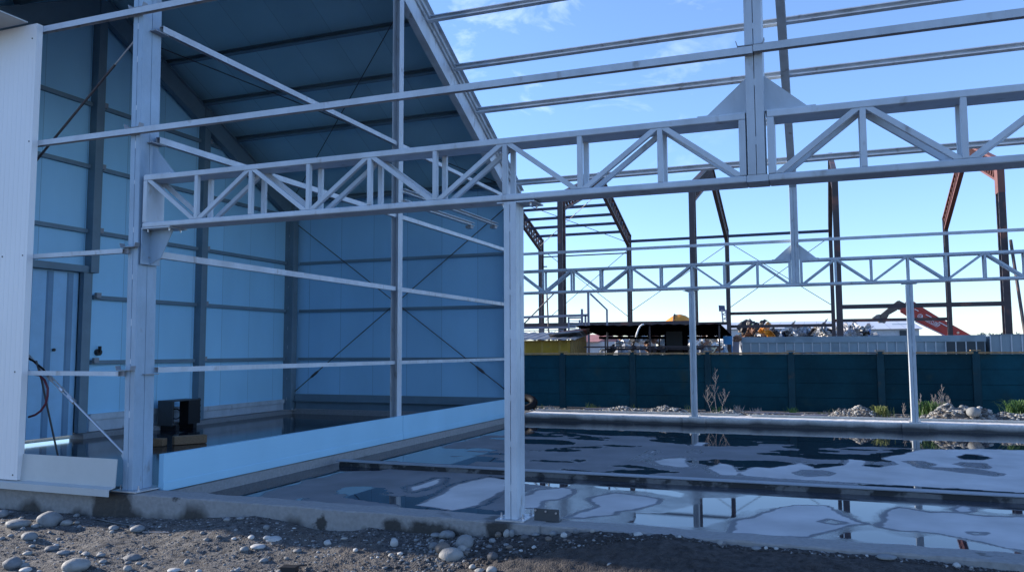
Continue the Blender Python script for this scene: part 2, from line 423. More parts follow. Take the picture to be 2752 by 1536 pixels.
def ground_material():
    m, n, b = nodes_of('stony_ground')
    L = n.links
    t = n.nodes.new('ShaderNodeTexCoord')
    s = n.nodes.new('ShaderNodeSeparateXYZ'); L.new(t.outputs['Object'], s.inputs[0])

    def nz(scale, det=8, rough=0.6):
        q = n.nodes.new('ShaderNodeTexNoise'); q.inputs['Scale'].default_value = scale
        q.inputs['Detail'].default_value = det; q.inputs['Roughness'].default_value = rough
        L.new(t.outputs['Object'], q.inputs['Vector']); return q.outputs['Fac']
    fine, mid, big = nz(140, 3), nz(16, 8), nz(1.3, 6)
    vor = n.nodes.new('ShaderNodeTexVoronoi'); vor.inputs['Scale'].default_value = 75
    L.new(t.outputs['Object'], vor.inputs['Vector'])
    cr = n.nodes.new('ShaderNodeValToRGB')
    e = cr.color_ramp.elements
    e[0].position = 0.32; e[0].color = (0.022, 0.021, 0.022, 1)
    e[1].position = 0.70; e[1].color = (0.155, 0.150, 0.145, 1)
    L.new(mid, cr.inputs[0])
    # brown sandy soil in patches
    r1 = n.nodes.new('ShaderNodeMapRange'); L.new(big, r1.inputs[0])
    r1.inputs['From Min'].default_value = 0.53; r1.inputs['From Max'].default_value = 0.66
    mm = n.nodes.new('ShaderNodeMix'); mm.data_type = 'RGBA'
    L.new(r1.outputs[0], mm.inputs['Factor']); L.new(cr.outputs[0], mm.inputs['A'])
    mm.inputs['B'].default_value = (0.105, 0.088, 0.075, 1)
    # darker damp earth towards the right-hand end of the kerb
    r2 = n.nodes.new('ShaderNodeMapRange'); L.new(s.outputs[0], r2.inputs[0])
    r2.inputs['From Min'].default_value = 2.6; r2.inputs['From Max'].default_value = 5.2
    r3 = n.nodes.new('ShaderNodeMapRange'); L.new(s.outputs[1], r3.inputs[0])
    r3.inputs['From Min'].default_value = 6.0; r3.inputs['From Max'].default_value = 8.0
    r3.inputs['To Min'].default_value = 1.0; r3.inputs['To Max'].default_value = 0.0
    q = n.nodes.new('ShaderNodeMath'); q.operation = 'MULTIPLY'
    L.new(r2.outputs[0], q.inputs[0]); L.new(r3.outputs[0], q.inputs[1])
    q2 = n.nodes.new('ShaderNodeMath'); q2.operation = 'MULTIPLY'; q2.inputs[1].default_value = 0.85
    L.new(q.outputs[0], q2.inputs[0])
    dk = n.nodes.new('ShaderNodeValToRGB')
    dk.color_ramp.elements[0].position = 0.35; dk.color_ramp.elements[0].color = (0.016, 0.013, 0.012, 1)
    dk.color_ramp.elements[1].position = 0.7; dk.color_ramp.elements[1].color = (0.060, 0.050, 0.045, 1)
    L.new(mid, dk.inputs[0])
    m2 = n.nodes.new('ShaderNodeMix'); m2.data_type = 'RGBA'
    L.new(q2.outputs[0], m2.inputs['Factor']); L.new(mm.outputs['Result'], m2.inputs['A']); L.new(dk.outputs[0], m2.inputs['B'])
    tn = n.nodes.new('ShaderNodeMapRange'); L.new(fine, tn.inputs[0])
    tn.inputs['To Min'].default_value = 0.55; tn.inputs['To Max'].default_value = 1.45
    sc = n.nodes.new('ShaderNodeVectorMath'); sc.operation = 'SCALE'
    L.new(m2.outputs['Result'], sc.inputs[0]); L.new(tn.outputs[0], sc.inputs['Scale'])
    L.new(sc.outputs[0], b.inputs['Base Color'])
    b.inputs['Roughness'].default_value = 0.9
    b1 = n.nodes.new('ShaderNodeBump'); b1.inputs['Strength'].default_value = 1.0; b1.inputs['Distance'].default_value = 0.02
    L.new(mid, b1.inputs['Height'])
    b2 = n.nodes.new('ShaderNodeBump'); b2.inputs['Strength'].default_value = 1.0; b2.inputs['Distance'].default_value = 0.008
    b2.invert = True
    L.new(vor.outputs['Distance'], b2.inputs['Height']); L.new(b1.outputs[0], b2.inputs['Normal'])
    L.new(b2.outputs[0], b.inputs['Normal'])
    return m


MAT['ground'] = ground_material()

# ------------------------------------------------------------------ mesh helpers


class MB:
    def __init__(self):
        self.v, self.f, self.mi = [], [], []
        self.cur = 0

    def _add(self, vs, fs):
        o = len(self.v)
        self.v += [tuple(p) for p in vs]
        self.f += [tuple(i + o for i in f) for f in fs]
        self.mi += [self.cur] * len(fs)
        return self

    def box(self, x0, x1, y0, y1, z0, z1):
        x0, x1 = sorted((x0, x1)); y0, y1 = sorted((y0, y1)); z0, z1 = sorted((z0, z1))
        vs = [(x0, y0, z0), (x1, y0, z0), (x1, y1, z0), (x0, y1, z0), (x0, y0, z1), (x1, y0, z1), (x1, y1, z1), (x0, y1, z1)]
        return self._add(vs, [(3, 2, 1, 0), (4, 5, 6, 7), (0, 1, 5, 4), (1, 2, 6, 5), (2, 3, 7, 6), (3, 0, 4, 7)])

    def prof(self, pts, p0, p1, up=(0, 0, 1)):
        """sweep a closed 2-D outline (side, up) from p0 to p1"""
        p0, p1 = Vector(p0), Vector(p1)
        d = (p1 - p0).normalized()
        u = Vector(up)
        s = d.cross(u)
        if s.length < 1e-4: s = d.cross(Vector((0, 1, 0)))
        s.normalize(); u = s.cross(d)
        n = len(pts)
        vs = [p0 + s * a + u * b for a, b in pts] + [p1 + s * a + u * b for a, b in pts]
        fs = [tuple(range(n - 1, -1, -1)), tuple(range(n, 2 * n))]
        fs += [(i, (i + 1) % n, n + (i + 1) % n, n + i) for i in range(n)]
        return self._add(vs, fs)

    def beam(self, p0, p1, w, h, up=(0, 0, 1)):
        w, h = w / 2, h / 2
        return self.prof([(-w, -h), (w, -h), (w, h), (-w, h)], p0, p1, up)

    def tube(self, pts, r, n=8):
        pts = [Vector(p) for p in pts]
        rr = r if isinstance(r, (list, tuple)) else [r] * len(pts)
        rings = []
        prev = None
        for i, p in enumerate(pts):
            d = (pts[min(i + 1, len(pts) - 1)] - pts[max(i - 1, 0)]).normalized()
            a = prev if prev is not None else (Vector((0, 0, 1)) if abs(d.z) < 0.9 else Vector((1, 0, 0)))
            s = d.cross(a)
            if s.length < 1e-5: s = d.cross(Vector((0, 1, 0)))
            s.normalize(); u = s.cross(d).normalized(); prev = u
            rings.append([p + (s * math.cos(2 * math.pi * k / n) + u * math.sin(2 * math.pi * k / n)) * rr[i] for k in range(n)])
        vs = [q for ring in rings for q in ring]
        fs = [tuple(range(n - 1, -1, -1)), tuple(range((len(pts) - 1) * n, len(pts) * n))]
        for i in range(len(pts) - 1):
            for k in range(n):
                fs.append((i * n + k, i * n + (k + 1) % n, (i + 1) * n + (k + 1) % n, (i + 1) * n + k))
        return self._add(vs, fs)

    def prism(self, poly, vec):
        """polygon of 3-D points given a thickness vector"""
        n = len(poly); v = Vector(vec)
        vs = [Vector(p) for p in poly] + [Vector(p) + v for p in poly]
        fs = [tuple(range(n - 1, -1, -1)), tuple(range(n, 2 * n))]
        fs += [(i, (i + 1) % n, n + (i + 1) % n, n + i) for i in range(n)]
        return self._add(vs, fs)

    def quad(self, a, b, c, d):
        return self._add([a, b, c, d], [(0, 1, 2, 3)])

    def build(self, name, mat, parent=None, label=None, bevel=0.0, smooth=False, fix=True, seg=2):
        me = bpy.data.meshes.new(name)
        me.from_pydata(self.v, [], self.f)
        if isinstance(mat, (list, tuple)):
            for q in mat: me.materials.append(q)
            me.polygons.foreach_set('material_index', self.mi)
        else:
            me.materials.append(mat)
        if fix:
            bm = bmesh.new(); bm.from_mesh(me)
            bmesh.ops.recalc_face_normals(bm, faces=bm.faces)
            bm.to_mesh(me); bm.free()
        if smooth:
            me.polygons.foreach_set('use_smooth', [True] * len(me.polygons))
        me.update()
        o = bpy.data.objects.new(name, me)
        COL.objects.link(o)
        if parent is not None: o.parent = parent
        if label: o['label'] = label
        if bevel:
            md = o.modifiers.new('edge', 'BEVEL'); md.width = bevel; md.segments = seg
            md.limit_method = 'ANGLE'; md.angle_limit = math.radians(40)
        return o


def tag(o, label=None, cat=None, group=None, kind=None):
    if label: o['label'] = label
    if cat: o['category'] = cat
    if group: o['group'] = group
    if kind: o['kind'] = kind
    return o


def empty(name, loc=(0, 0, 0)):
    e = bpy.data.objects.new(name, None)
    e.empty_display_size = 0.2
    COL.objects.link(e)
    e.location = loc
    return e


def thing(name, label, cat, group=None, loc=(0, 0, 0)):
    return tag(empty(name, loc), label, cat, group)


def chan(w, h, t=0.006, lip=0.0):
    """C section outline: web on the -side, open to +side; w deep (side), h high (up)"""
    h2 = h / 2
    if lip:
        return [(0, -h2), (w, -h2), (w, -h2 + lip), (w - t, -h2 + lip), (w - t, -h2 + t), (t, -h2 + t), (t, h2 - t), (w - t, h2 - t), (w - t, h2 - lip), (w, h2 - lip), (w, h2), (0, h2)]
    return [(0, -h2), (w, -h2), (w, -h2 + t), (t, -h2 + t), (t, h2 - t), (w, h2 - t), (w, h2), (0, h2)]


def isec(w, h, tf=0.012, tw=0.01):
    a, b = w / 2, h / 2
    return [(-a, -b), (a, -b), (a, -b + tf), (tw / 2, -b + tf), (tw / 2, b - tf), (a, b - tf), (a, b), (-a, b), (-a, b - tf), (-tw / 2, b - tf), (-tw / 2, -b + tf), (-a, -b + tf)]


def ubar(w, h, t=0.004):
    """channel laid with its open side down"""
    a, b = w / 2, h / 2
    return [(-a, -b), (-a + t, -b), (-a + t, b - t), (a - t, b - t), (a - t, -b), (a, -b), (a, b), (-a, b)]


# ------------------------------------------------------------------ dimensions (metres)
BAY = 6.47           # frame spacing along x
D = 11.59            # inner face of the far kerb
RY = 5.15            # ridge
ZS = -0.17           # floor slab


def P(y):            # top of rafters / underside of purlins
    return 5.5 + 0.5 * (11.6 - RY - abs(y - RY))


# ==================================================================
#  GROUND
# ==================================================================
KB = [(-8, -0.28), (-1.9, -0.286), (-0.5, -0.273), (0.4, -0.24), (1.27, -0.173), (1.68, -0.126), (2.0, -0.159), (2.42, -0.209), (2.8, -0.185),
      (3.0, -0.143), (3.2, -0.158), (3.6, -0.154), (4.1, -0.141), (4.6, -0.077), (5.15, -0.023), (5.8, -0.014), (6.36, -0.048), (6.9, -0.045), (7.4, -0.04), (8.3, -0.07), (14, -0.1)]
KBX = np.array([a for a, b in KB]); KBZ = np.array([b for a, b in KB])


def zg(x, y):
    if y > 11.8: 
        return -0.02 + 0.03 * mnoise.noise((x * 0.7, y * 0.7, 3.0))
    if y > 0.1 and -6.74 < x < 14:
        return -0.6
    k = float(np.interp(x, KBX, KBZ))
    far = -0.30 if x < 3 else -0.30 + 0.12 * min(1, (x - 3) / 2.5)
    t = min(1.0, max(0.0, (-0.06 - y) / 1.1)); t = t * t * (3 - 2 * t)
    h = k * (1 - t) + far * t
    am = 0.4 + 0.6 * min(1, max(0, (-y) / 0.4))
    h += am * (0.030 * mnoise.noise((x * 1.7, y * 1.7, 0.3)) + 0.014 * mnoise.noise((x * 5.1, y * 5.1, 1.3)) + 0.010 * mnoise.noise((x * 13, y * 13, 4.1)) + (0.012 if x > 3 else 0.005) * mnoise.noise((x * 27, y * 27, 6.1)))
    return h


xs = sorted(set([-900, -500, -250, -120, -60, -30, -16, -10, -7, -6.72, -6.7] + list(np.arange(-5.5, -2.5, 0.25)) + list(np.arange(-2.5, 9.6, 0.022)) + list(np.arange(9.6, 14.0, 0.3)) + [14.0, 14.05, 16, 20, 30, 60, 120, 250, 500, 900]))
ys = sorted(set([-300, -120, -50, -25, -15, -10, -7, -5, -4] + list(np.arange(-3.4, -2.4, 0.1)) + list(np.arange(-2.4, 0.08, 0.022)) + [0.08, 0.12, 1.0, 4, 8, 11.7, 11.85] + list(np.arange(12.2, 14.6, 0.2)) + [16, 20, 30, 50, 80, 130, 220, 400, 800, 1500]))
gv = [(x, y, zg(x, y)) for y in ys for x in xs]
nx = len(xs)
gf = [(j * nx + i, j * nx + i + 1, (j + 1) * nx + i + 1, (j + 1) * nx + i) for j in range(len(ys) - 1) for i in range(nx - 1)]
b = MB(); b.v = gv; b.f = gf; b.mi = [0] * len(gf)
g = b.build('ground', MAT['ground'], fix=False, smooth=True)
tag(g, kind='structure')

# ==================================================================
#  FLOOR SLAB with wet patches
# ==================================================================


def poly_on_slab(px):
    return np.array([[*at(a, b_, 2, ZS)[:2]] for a, b_ in px])


def c3(l): return [(1300 + a / 2.683, 1000 + b_ / 2.683) for a, b_ in l]
def c4(l): return [(2000 + a / 2.682, 1000 + b_ / 2.682) for a, b_ in l]
def c2(l): return [(600 + a / 2.454, 950 + b_ / 2.454) for a, b_ in l]


DRY = [poly_on_slab(q) for q in [
    c3([(250, 900), (400, 850), (560, 830), (655, 840), (650, 870), (560, 905), (440, 930), (395, 970), (250, 975)]),
    c3([(750, 905), (930, 865), (1150, 885), (1290, 912), (1260, 945), (1090, 990), (970, 1000), (930, 1030), (720, 1050), (590, 1045), (790, 965), (745, 930)]),
    c4([(-70, 1065), (60, 1040), (190, 990), (300, 960), (390, 953), (600, 960), (700, 1020), (900, 1092), (760, 1105), (600, 1150), (470, 1190), (200, 1185), (-120, 1160)]),
    c4([(950, 1100), (1000, 1020), (1030, 990), (1110, 970), (1200, 985), (1350, 1010), (1500, 1012), (1600, 1018), (1750, 1035), (2300, 1045), (2300, 1320), (1900, 1260), (1700, 1215), (1400, 1160), (1100, 1140), (960, 1115)]),
    c4([(1520, 985), (1560, 960), (1650, 972), (1640, 1000), (1560, 1005)]),
    c4([(2300, 545), (2017, 555), (1700, 550), (1300, 552), (1190, 575), (1060, 600), (1000, 620), (1090, 660), (960, 680), (860, 672), (880, 640), (760, 625), (740, 645), (700, 670), (520, 690), (400, 640), (350, 660), (200, 690), (40, 690), (-60, 720), (0, 745), (700, 790), (1400, 830), (2300, 880)]),
    c3([(1230, 640), (1300, 622), (1420, 612), (1480, 620), (1475, 650), (1500, 680), (1400, 685), (1280, 665)]),
    c3([(1600, 690), (1700, 650), (1790, 665), (1850, 720), (1840, 745), (1700, 740)]),
    c3([(1880, 705), (1960, 680), (2060, 690), (2060, 730), (1930, 720)]),
    c3([(1505, 525), (1540, 503), (1605, 505), (1590, 530)]), c3([(1490, 575), (1540, 557), (1548, 580)]),
    c3([(1085, 630), (1220, 566), (1232, 572), (1110, 632)]),
    c2([(1205, 880), (1300, 858), (1400, 820), (1460, 820), (1440, 850), (1240, 910)]),
    c2([(1250, 1000), (1420, 930), (1530, 870), (1620, 835), (1750, 810), (1900, 830), (1850, 900), (1790, 940), (1700, 985), (1600, 1020), (1500, 1035)]),
]]
HOLES = [poly_on_slab(q) for q in [
    c4([(1550, 605), (1600, 588), (1680, 592), (1765, 615), (1690, 628), (1590, 626)]),
    c4([(1520, 660), (1560, 645), (1740, 655), (1790, 685), (1740, 692), (1600, 680)]),
    c4([(1160, 640), (1280, 640), (1360, 660), (1330, 680), (1460, 688), (1640, 690), (1870, 730), (1800, 745), (1660, 730), (1450, 705), (1250, 685), (1240, 665)]),
    c4([(370, 720), (430, 703), (560, 705), (660, 722), (610, 745), (470, 750), (400, 738)]),
    c4([(1640, 1152), (1735, 1158), (1720, 1168), (1660, 1165)]),
    c4([(550, 1075), (620, 1058), (725, 1080), (670, 1098)]),
]]
PUD = [poly_on_slab(q) for q in [
    c3([(780, 820), (900, 800), (1100, 800), (1400, 850), (1480, 870), (1420, 900), (1290, 880), (1100, 855), (900, 845)]),
    c3([(1080, 1060), (1100, 1010), (1300, 1010), (1500, 960), (1560, 900), (1800, 900), (2050, 870), (2040, 960), (1800, 1040), (1580, 1110), (1300, 1110), (1000, 1080)]),
    c4([(0, 880), (200, 880), (700, 900), (1000, 930), (1100, 950), (960, 1010), (930, 1070), (860, 1070), (750, 1010), (600, 950), (380, 950), (150, 980), (0, 1040)]),
    c4([(1200, 960), (1300, 950), (1390, 968), (1340, 985), (1250, 980)]), c4([(1740, 990), (1830, 975), (2100, 975), (2100, 1020), (1900, 1015), (1790, 1005)]),
    c4([(640, 1180), (760, 1140), (900, 1130), (1000, 1135), (1100, 1170), (1200, 1185), (1300, 1170), (1400, 1175), (1600, 1220), (1900, 1290), (1960, 1310), (1500, 1280), (900, 1225)]),
]]
SX = np.arange(-6.7, 13.6, 0.04); SY = np.arange(0.10, 11.70, 0.04)
gx, gy = np.meshgrid(SX, SY)


def sdf(poly, X, Y):
    """signed distance, positive inside"""
    d = np.full(X.shape, 1e9); ins = np.zeros(X.shape, bool)
    n = len(poly)
    for i in range(n):
        ax, ay = poly[i]; bx, by = poly[(i + 1) % n]
        ex, ey = bx - ax, by - ay
        t = np.clip(((X - ax) * ex + (Y - ay) * ey) / (ex * ex + ey * ey + 1e-12), 0, 1)
        d = np.minimum(d, np.hypot(X - ax - t * ex, Y - ay - t * ey))
        c = ((ay > Y) != (by > Y)) & (X < (bx - ax) * (Y - ay) / (by - ay + 1e-12) + ax)
        ins ^= c
    return np.where(ins, d, -d)


sd = np.full(gx.shape, -9.0)
for q in DRY: sd = np.maximum(sd, sdf(q, gx, gy))
for q in HOLES: sd = np.minimum(sd, -sdf(q, gx, gy))
pd_ = np.full(gx.shape, -9.0)
for q in PUD: pd_ = np.maximum(pd_, sdf(q, gx, gy))
nzv = np.array([[mnoise.noise((x * 1.9, y * 1.4, 0.5)) + 0.5 * mnoise.noise((x * 5, y * 3.5, 2.5)) for x in SX] for y in SY])
nzs = np.array([[mnoise.noise((x * 0.55 + 3, y * 1.25, 7.5)) + 0.55 * mnoise.noise((x * 1.6, y * 3.0, 9.5)) for x in SX] for y in SY])
nzf = np.array([[mnoise.noise((x * 11, y * 9, 3.5)) + 0.6 * mnoise.noise((x * 24, y * 18, 5.5)) for x in SX] for y in SY])
sd = sd + nzv * 0.06 + nzf * 0.022
wet = np.clip(0.36 - np.clip(sd, -1, 1) * 7.0, 0.05, 0.60)             # dry -> damp rim
open_ = gx > 0.2
pw = np.clip((pd_ + 0.05 + nzv * 0.08 + nzf * 0.03) / 0.22, 0, 1)
wet = np.where((pw > 0) & (sd < 0.02), np.maximum(wet, 0.55 + 0.40 * pw), wet)
# streaky film of water over the middle of the far half, standing water along the far kerb and along the left sill
fs = np.clip((nzs + 0.10 * nzf - 0.02) / 0.22, 0, 1)
film = 0.30 + 0.64 * fs * fs * (3 - 2 * fs) + 0.05 * nzf
mid = ((gy > 3.75) | (gx < 4.0)) & (sd < 0.0) & open_
wet = np.where(mid, np.where(sd > -0.10, np.maximum(wet * 0.9, film), film), wet)
edge = np.clip((gy - (8.6 + 0.5 * nzs - 0.10 * (gx - 4))) / 0.5, 0, 1)
wet = np.where((sd < 0.05) & open_, np.maximum(wet, 0.95 * edge), wet)
edge2 = np.clip((1.0 - gx + 0.35 * nzs) / 0.3, 0, 1)
wet = np.where((gx < 1.4) & open_, np.maximum(wet, 0.93 * edge2), wet)
wet = np.where(~open_, np.clip(0.72 + 0.28 * nzs, 0.45, 0.97), wet)     # inside the hall the floor is wet all over
b = MB()
nxs = len(SX)
b.v = [(float(gx[j, i]), float(gy[j, i]), ZS) for j in range(len(SY)) for i in range(nxs)]
b.f = [(j * nxs + i, j * nxs + i + 1, (j + 1) * nxs + i + 1, (j + 1) * nxs + i) for j in range(len(SY) - 1) for i in range(nxs - 1)]
b.mi = [0] * len(b.f)
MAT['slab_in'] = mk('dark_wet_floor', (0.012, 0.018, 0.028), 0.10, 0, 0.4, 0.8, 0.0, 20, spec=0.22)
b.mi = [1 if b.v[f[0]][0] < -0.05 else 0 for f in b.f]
slab = b.build('floor', [MAT['slab'], MAT['slab_in']], fix=False)
at_ = slab.data.attributes.new('wet', 'FLOAT', 'POINT')
at_.data.foreach_set('value', wet.astype(np.float32).ravel())
tag(slab, kind='structure')

# kerbs (foundation strip)


def rough_kerb(name, x0, x1, y0, y1, z0, z1, mat, step=0.06, amp=0.006, along='x', seed=0.0):
    """a cast strip whose arrises wander a little"""
    b = MB()
    if along == 'x': n = max(2, int((x1 - x0) / step))
    else: n = max(2, int((y1 - y0) / step))
    ring = []
    for i in range(n + 1):
        t = i / n
        j = [amp * mnoise.noise((t * n * 0.35, k * 7.1 + seed, seed)) + amp * 0.5 * mnoise.noise((t * n * 1.3, k * 3.3, seed)) for k in range(10)]
        c = 0.012
        if along == 'x':
            x = x0 + (x1 - x0) * t
            ring.append([(x, y0 + j[0], z0), (x, y0 + j[1], (z0 + z1) / 2), (x, y0 + j[2], z1 - c + j[3]), (x, y0 + c + j[4], z1 + j[5]), (x, y1 - c, z1 + j[6]), (x, y1 + j[7], z1 - c), (x, y1 + j[8], z0)])
        else:
            y = y0 + (y1 - y0) * t
            ring.append([(x1 + j[0], y, z0), (x1 + j[1], y, (z0 + z1) / 2), (x1 + j[2], y, z1 - c + j[3]), (x1 - c + j[4], y, z1 + j[5]), (x0 + c, y, z1 + j[6]), (x0 + j[7], y, z1 - c), (x0, y, z0)])
    m = 7
    b.v = [p for r in ring for p in r]
    b.f = [(i * m + k, i * m + (k + 1) % m, (i + 1) * m + (k + 1) % m, (i + 1) * m + k) for i in range(n) for k in range(m)]
    b.f += [tuple(range(m)), tuple(range(n * m, n * m + m))]
    b.mi = [0] * len(b.f)
    o = b.build(name, mat)
    return o


def kerb(name, *a, **k):
    o = rough_kerb(name, *a, **k)
    tag(o, kind='structure')
    return o


kerb('foundation_kerb', -6.75, 13.6, -0.065, 0.235, -0.6, -0.004, MAT['kerb'], seed=1.0, amp=0.009)
kerb('foundation_kerb', 0.3, 13.6, 11.59, 12.42, -0.6, 0.0, MAT['kerbfar'], seed=2.0)
kerb('foundation_kerb', -0.2, 0.13, 0.24, 11.58, -0.6, -0.045, MAT['kerbin'], along='y', seed=3.0)
kerb('foundation_kerb', -6.75, 0.125, 11.585, 11.95, -0.6, -0.03, MAT['kerbin'], seed=4.0)
kerb('foundation_kerb', -6.75, -6.38, 0.24, 2.28, -0.6, -0.07, MAT['kerbin'], along='y', seed=5.0)
kerb('foundation_kerb', -6.75, -6.38, 4.96, 11.58, -0.6, -0.07, MAT['kerbin'], along='y', seed=5.5)
for xx in (4.306, 8.735):
    b = MB(); b.box(xx - 0.24, xx + 0.25, 11.52, 11.95, -0.5, 0.004)
    tag(b.build('foundation_kerb', MAT['kerbfar'], bevel=0.008), kind='structure')
b = MB(); b.box(4.16, 4.66, -0.085, 0.26, -0.5, -0.001)
tag(b.build('foundation_kerb', MAT['kerb'], bevel=0.01), kind='structure')

# ==================================================================
#  THE STEEL HALL : finished bay on the left, bare frame on the right
# ==================================================================
hall = thing('steel_hall', 'half-built gabled steel hall, left bay clad in white panels, right bay a bare frame', 'building')
ST = MAT['steel']


def column(x0, x1, y0, y1, z0, z1, label=None, seams=True, plate=None, name='column', mat=None):
    """a column welded up from channels: thin open seams run down the middle of its faces"""
    c = MB()
    g = 0.004
    xm = (x0 + x1) / 2; ym = (y0 + y1) / 2
    for xa, xb in ((x0, xm - g / 2), (xm + g / 2, x1)):
        for ya, yb in ((y0, ym - g / 2), (ym + g / 2, y1)):
            c.box(xa, xb, ya, yb, z0, z1)
    o = c.build(name, mat or ST, hall, label, bevel=0.006)
    w = MB()                                               # stitch welds bridging the seam
    z = z0 + 0.25
    rnd = random.Random(int(x0 * 100) + int(y0 * 10))
    while z < z1 - 0.2:
        L = 0.04 + 0.05 * rnd.random()
        w.box(xm - 0.006, xm + 0.006, y0 + 0.001, y0 + 0.02, z, z + L)
        z += 0.35 + 0.25 * rnd.random()
    w.build('weld', ST, o)
    if plate:
        b = MB(); b.box(x0 - plate, x1 + plate, y0 - plate * 0.55, y1 + plate, z0 - 0.012, z0)
        b.build('base_plate', MAT['galv'], o)
        for sx in (x0 - plate * 0.55, x1 + plate * 0.55):
            for sy in (y0 + 0.03, y1 + plate * 0.5):
                b = MB()
                b.tube([(sx, sy, z0), (sx, sy, z0 + 0.022)], 0.014, 6)
                b.tube([(sx, sy, z0 + 0.022), (sx, sy, z0 + 0.05)], 0.007, 6)
                b.build('anchor_bolt', MAT['bolt'], o)
    return o


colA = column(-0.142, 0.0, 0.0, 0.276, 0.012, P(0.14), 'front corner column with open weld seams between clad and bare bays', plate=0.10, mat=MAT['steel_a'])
colB = column(4.306, 4.425, 0.0, 0.21, 0.012, 2.83, 'nearest post on the front kerb holding up the truss', plate=0.075)
colT = column(6.462, 6.602, 0.0, 0.26, 2.925, P(0.14), 'tall middle column standing on the front truss')
column(8.62, 8.74, 0.0, 0.21, 0.012, 2.83, None, plate=0.075)
pb1 = column(4.245, 4.365, 11.60, 11.80, 0.016, 2.83, 'far post on the back kerb nearest the clad bay', plate=0.05)
pb3 = column(8.69, 8.815, 11.60, 11.80, 0.016, 2.83, 'far post on the back kerb at the right', plate=0.05)
pT = column(6.462, 6.620, 11.60, 11.86, 2.925, P(11.6) - 0.02, 'tall far column standing on the back truss')
column(12.93, 13.07, 0.0, 0.26, 0.012, P(0.14), None, plate=0.09)
column(12.93, 13.07, 11.60, 11.86, 0.016, P(11.6) - 0.02, None, plate=0.09)
column(-0.10, 0.04, 11.42, 11.66, -0.03, P(11.6) - 0.02, None, plate=0.07)
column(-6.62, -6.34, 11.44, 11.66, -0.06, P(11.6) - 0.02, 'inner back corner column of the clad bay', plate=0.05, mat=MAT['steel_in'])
column(-6.54, -6.40, 0.04, 0.28, 0.012, P(0.14), None, plate=0.07)


for o_ in [colA] + list(colA.children):                    # the corner column stands slightly out of plumb
    for v_ in o_.data.vertices: v_.co.x -= 0.014 * v_.co.z


def gusset(parent, pts, y, t=0.010, mat=None):
    b = MB(); b.prism([(x, y, z) for x, z in pts], (0, t, 0))
    return b.build('gusset_plate', mat or ST, parent)


def seat(parent, x0, x1, y0, y1, z, t=0.012, name='seat_plate', bolts=True):
    b = MB(); b.box(x0, x1, y0, y1, z, z + t); b.build(name, ST, parent)
    if bolts:
        for sx in (x0 + 0.05, x1 - 0.05):
            for sy in (y0 + 0.05, y1 - 0.05):
                b = MB()
                b.tube([(sx, sy, z - 0.012), (sx, sy, z + t + 0.004)], 0.015, 6)
                b.tube([(sx, sy, z - 0.03), (sx, sy, z - 0.012)], 0.009, 6)
                b.build('seat_bolt', MAT['bolt'], parent)


ZB0, ZB1, ZT0, ZT1 = 2.868, 2.925, 3.395, 3.452


def truss(x0, npan, pitch, yf, yb, first_down, label, xe):
    """box truss: broad top and bottom chords with flat verticals and diagonals in the front and back planes"""
    t = MB(); t.box(x0, xe, yf, yb, ZT0, ZT1)
    root = empty('truss'); root.parent = hall; root['label'] = label
    t.build('top_chord', ST, root, bevel=0.007)
    t = MB(); t.box(x0, xe, yf, yb, ZB0, ZB1)
    t.build('bottom_chord', ST, root, bevel=0.012)
    for xa, xb in ((x0, x0 + 0.055), (xe - 0.055, xe)):
        t = MB(); t.box(xa, xb, yf, yb, ZB1 + .001, ZT0 - .001)
        t.build('end_post', ST, root, bevel=0.006)
    w, d = 0.045, 0.05
    for k in range(1, npan):
        x = x0 + 0.02 + pitch * k
        t = MB()
        t.box(x - w / 2, x + w / 2, yf + 0.003, yf + d, ZB1, ZT0)
        t.box(x - w / 2, x + w / 2, yb - d, yb - 0.003, ZB1, ZT0)
        t.build('vertical', ST, root, bevel=0.004)
    down = first_down
    for k in range(npan):
        xa = x0 + 0.02 + pitch * k + (0.055 if k == 0 else 0.04)
        xb = x0 + 0.02 + pitch * (k + 1) - (0.055 if k == npan - 1 else 0.04)
        za, zb = (ZT0, ZB1) if down else (ZB1, ZT0)
        t = MB()
        sl = 1 if zb > za else -1
        for y0, y1 in ((yf + 0.006, yf + d - .004), (yb - d + .004, yb - 0.006)):
            dx = 0.038
            t.prism([(xa - dx, y0, za), (xa + dx, y0, za), (xb + dx, y0, zb), (xb - dx, y0, zb)], (0, y1 - y0, 0))
        t.build('diagonal', ST, root, bevel=0.004)
        down = not down
    return root


tr1 = truss(0.010, 9, 0.714, 0.0, 0.262, True, 'front truss spanning from the corner column to the tall middle column', 6.452)
tr2 = truss(6.622, 9, 0.700, 0.0, 0.262, False, 'front truss running off the right edge of the frame', 12.92)
tr3 = truss(0.045, 9, 0.710, 11.60, 11.86, True, 'back truss behind the nearest post', 6.452)
tr4 = truss(6.632, 9, 0.698, 11.60, 11.86, False, 'back truss right of the tall far column', 12.92)
# bottom chord runs on below the tall columns
for y0, y1, xe_ in ((0.002, 0.26, 6.6215), (11.602, 11.858, 6.6315)):
    b = MB(); b.box(6.4525, xe_, y0, y1, ZB0 + 0.001, ZB1 - 0.001)
    b.build('chord_splice', ST, hall)
for c, xl, xr, y, back in ((colT, 6.462, 6.602, 0.12, False), (pT, 6.462, 6.620, 11.72, True)):
    h = 0.30
    for s, xx in ((-1, xl), (1, xr)):
        gusset(c, [(xx, ZT1 + 0.015), (xx + s * 0.36, ZT1 + 0.015), (xx + s * 0.02, ZT1 + h + 0.015), (xx, ZT1 + h + 0.03)], y)
        seat(c, min(xx + s * 0.005, xx + s * 0.40), max(xx + s * 0.005, xx + s * 0.40), y - 0.10, y + 0.12, ZT1 + 0.002, 0.011, bolts=False)
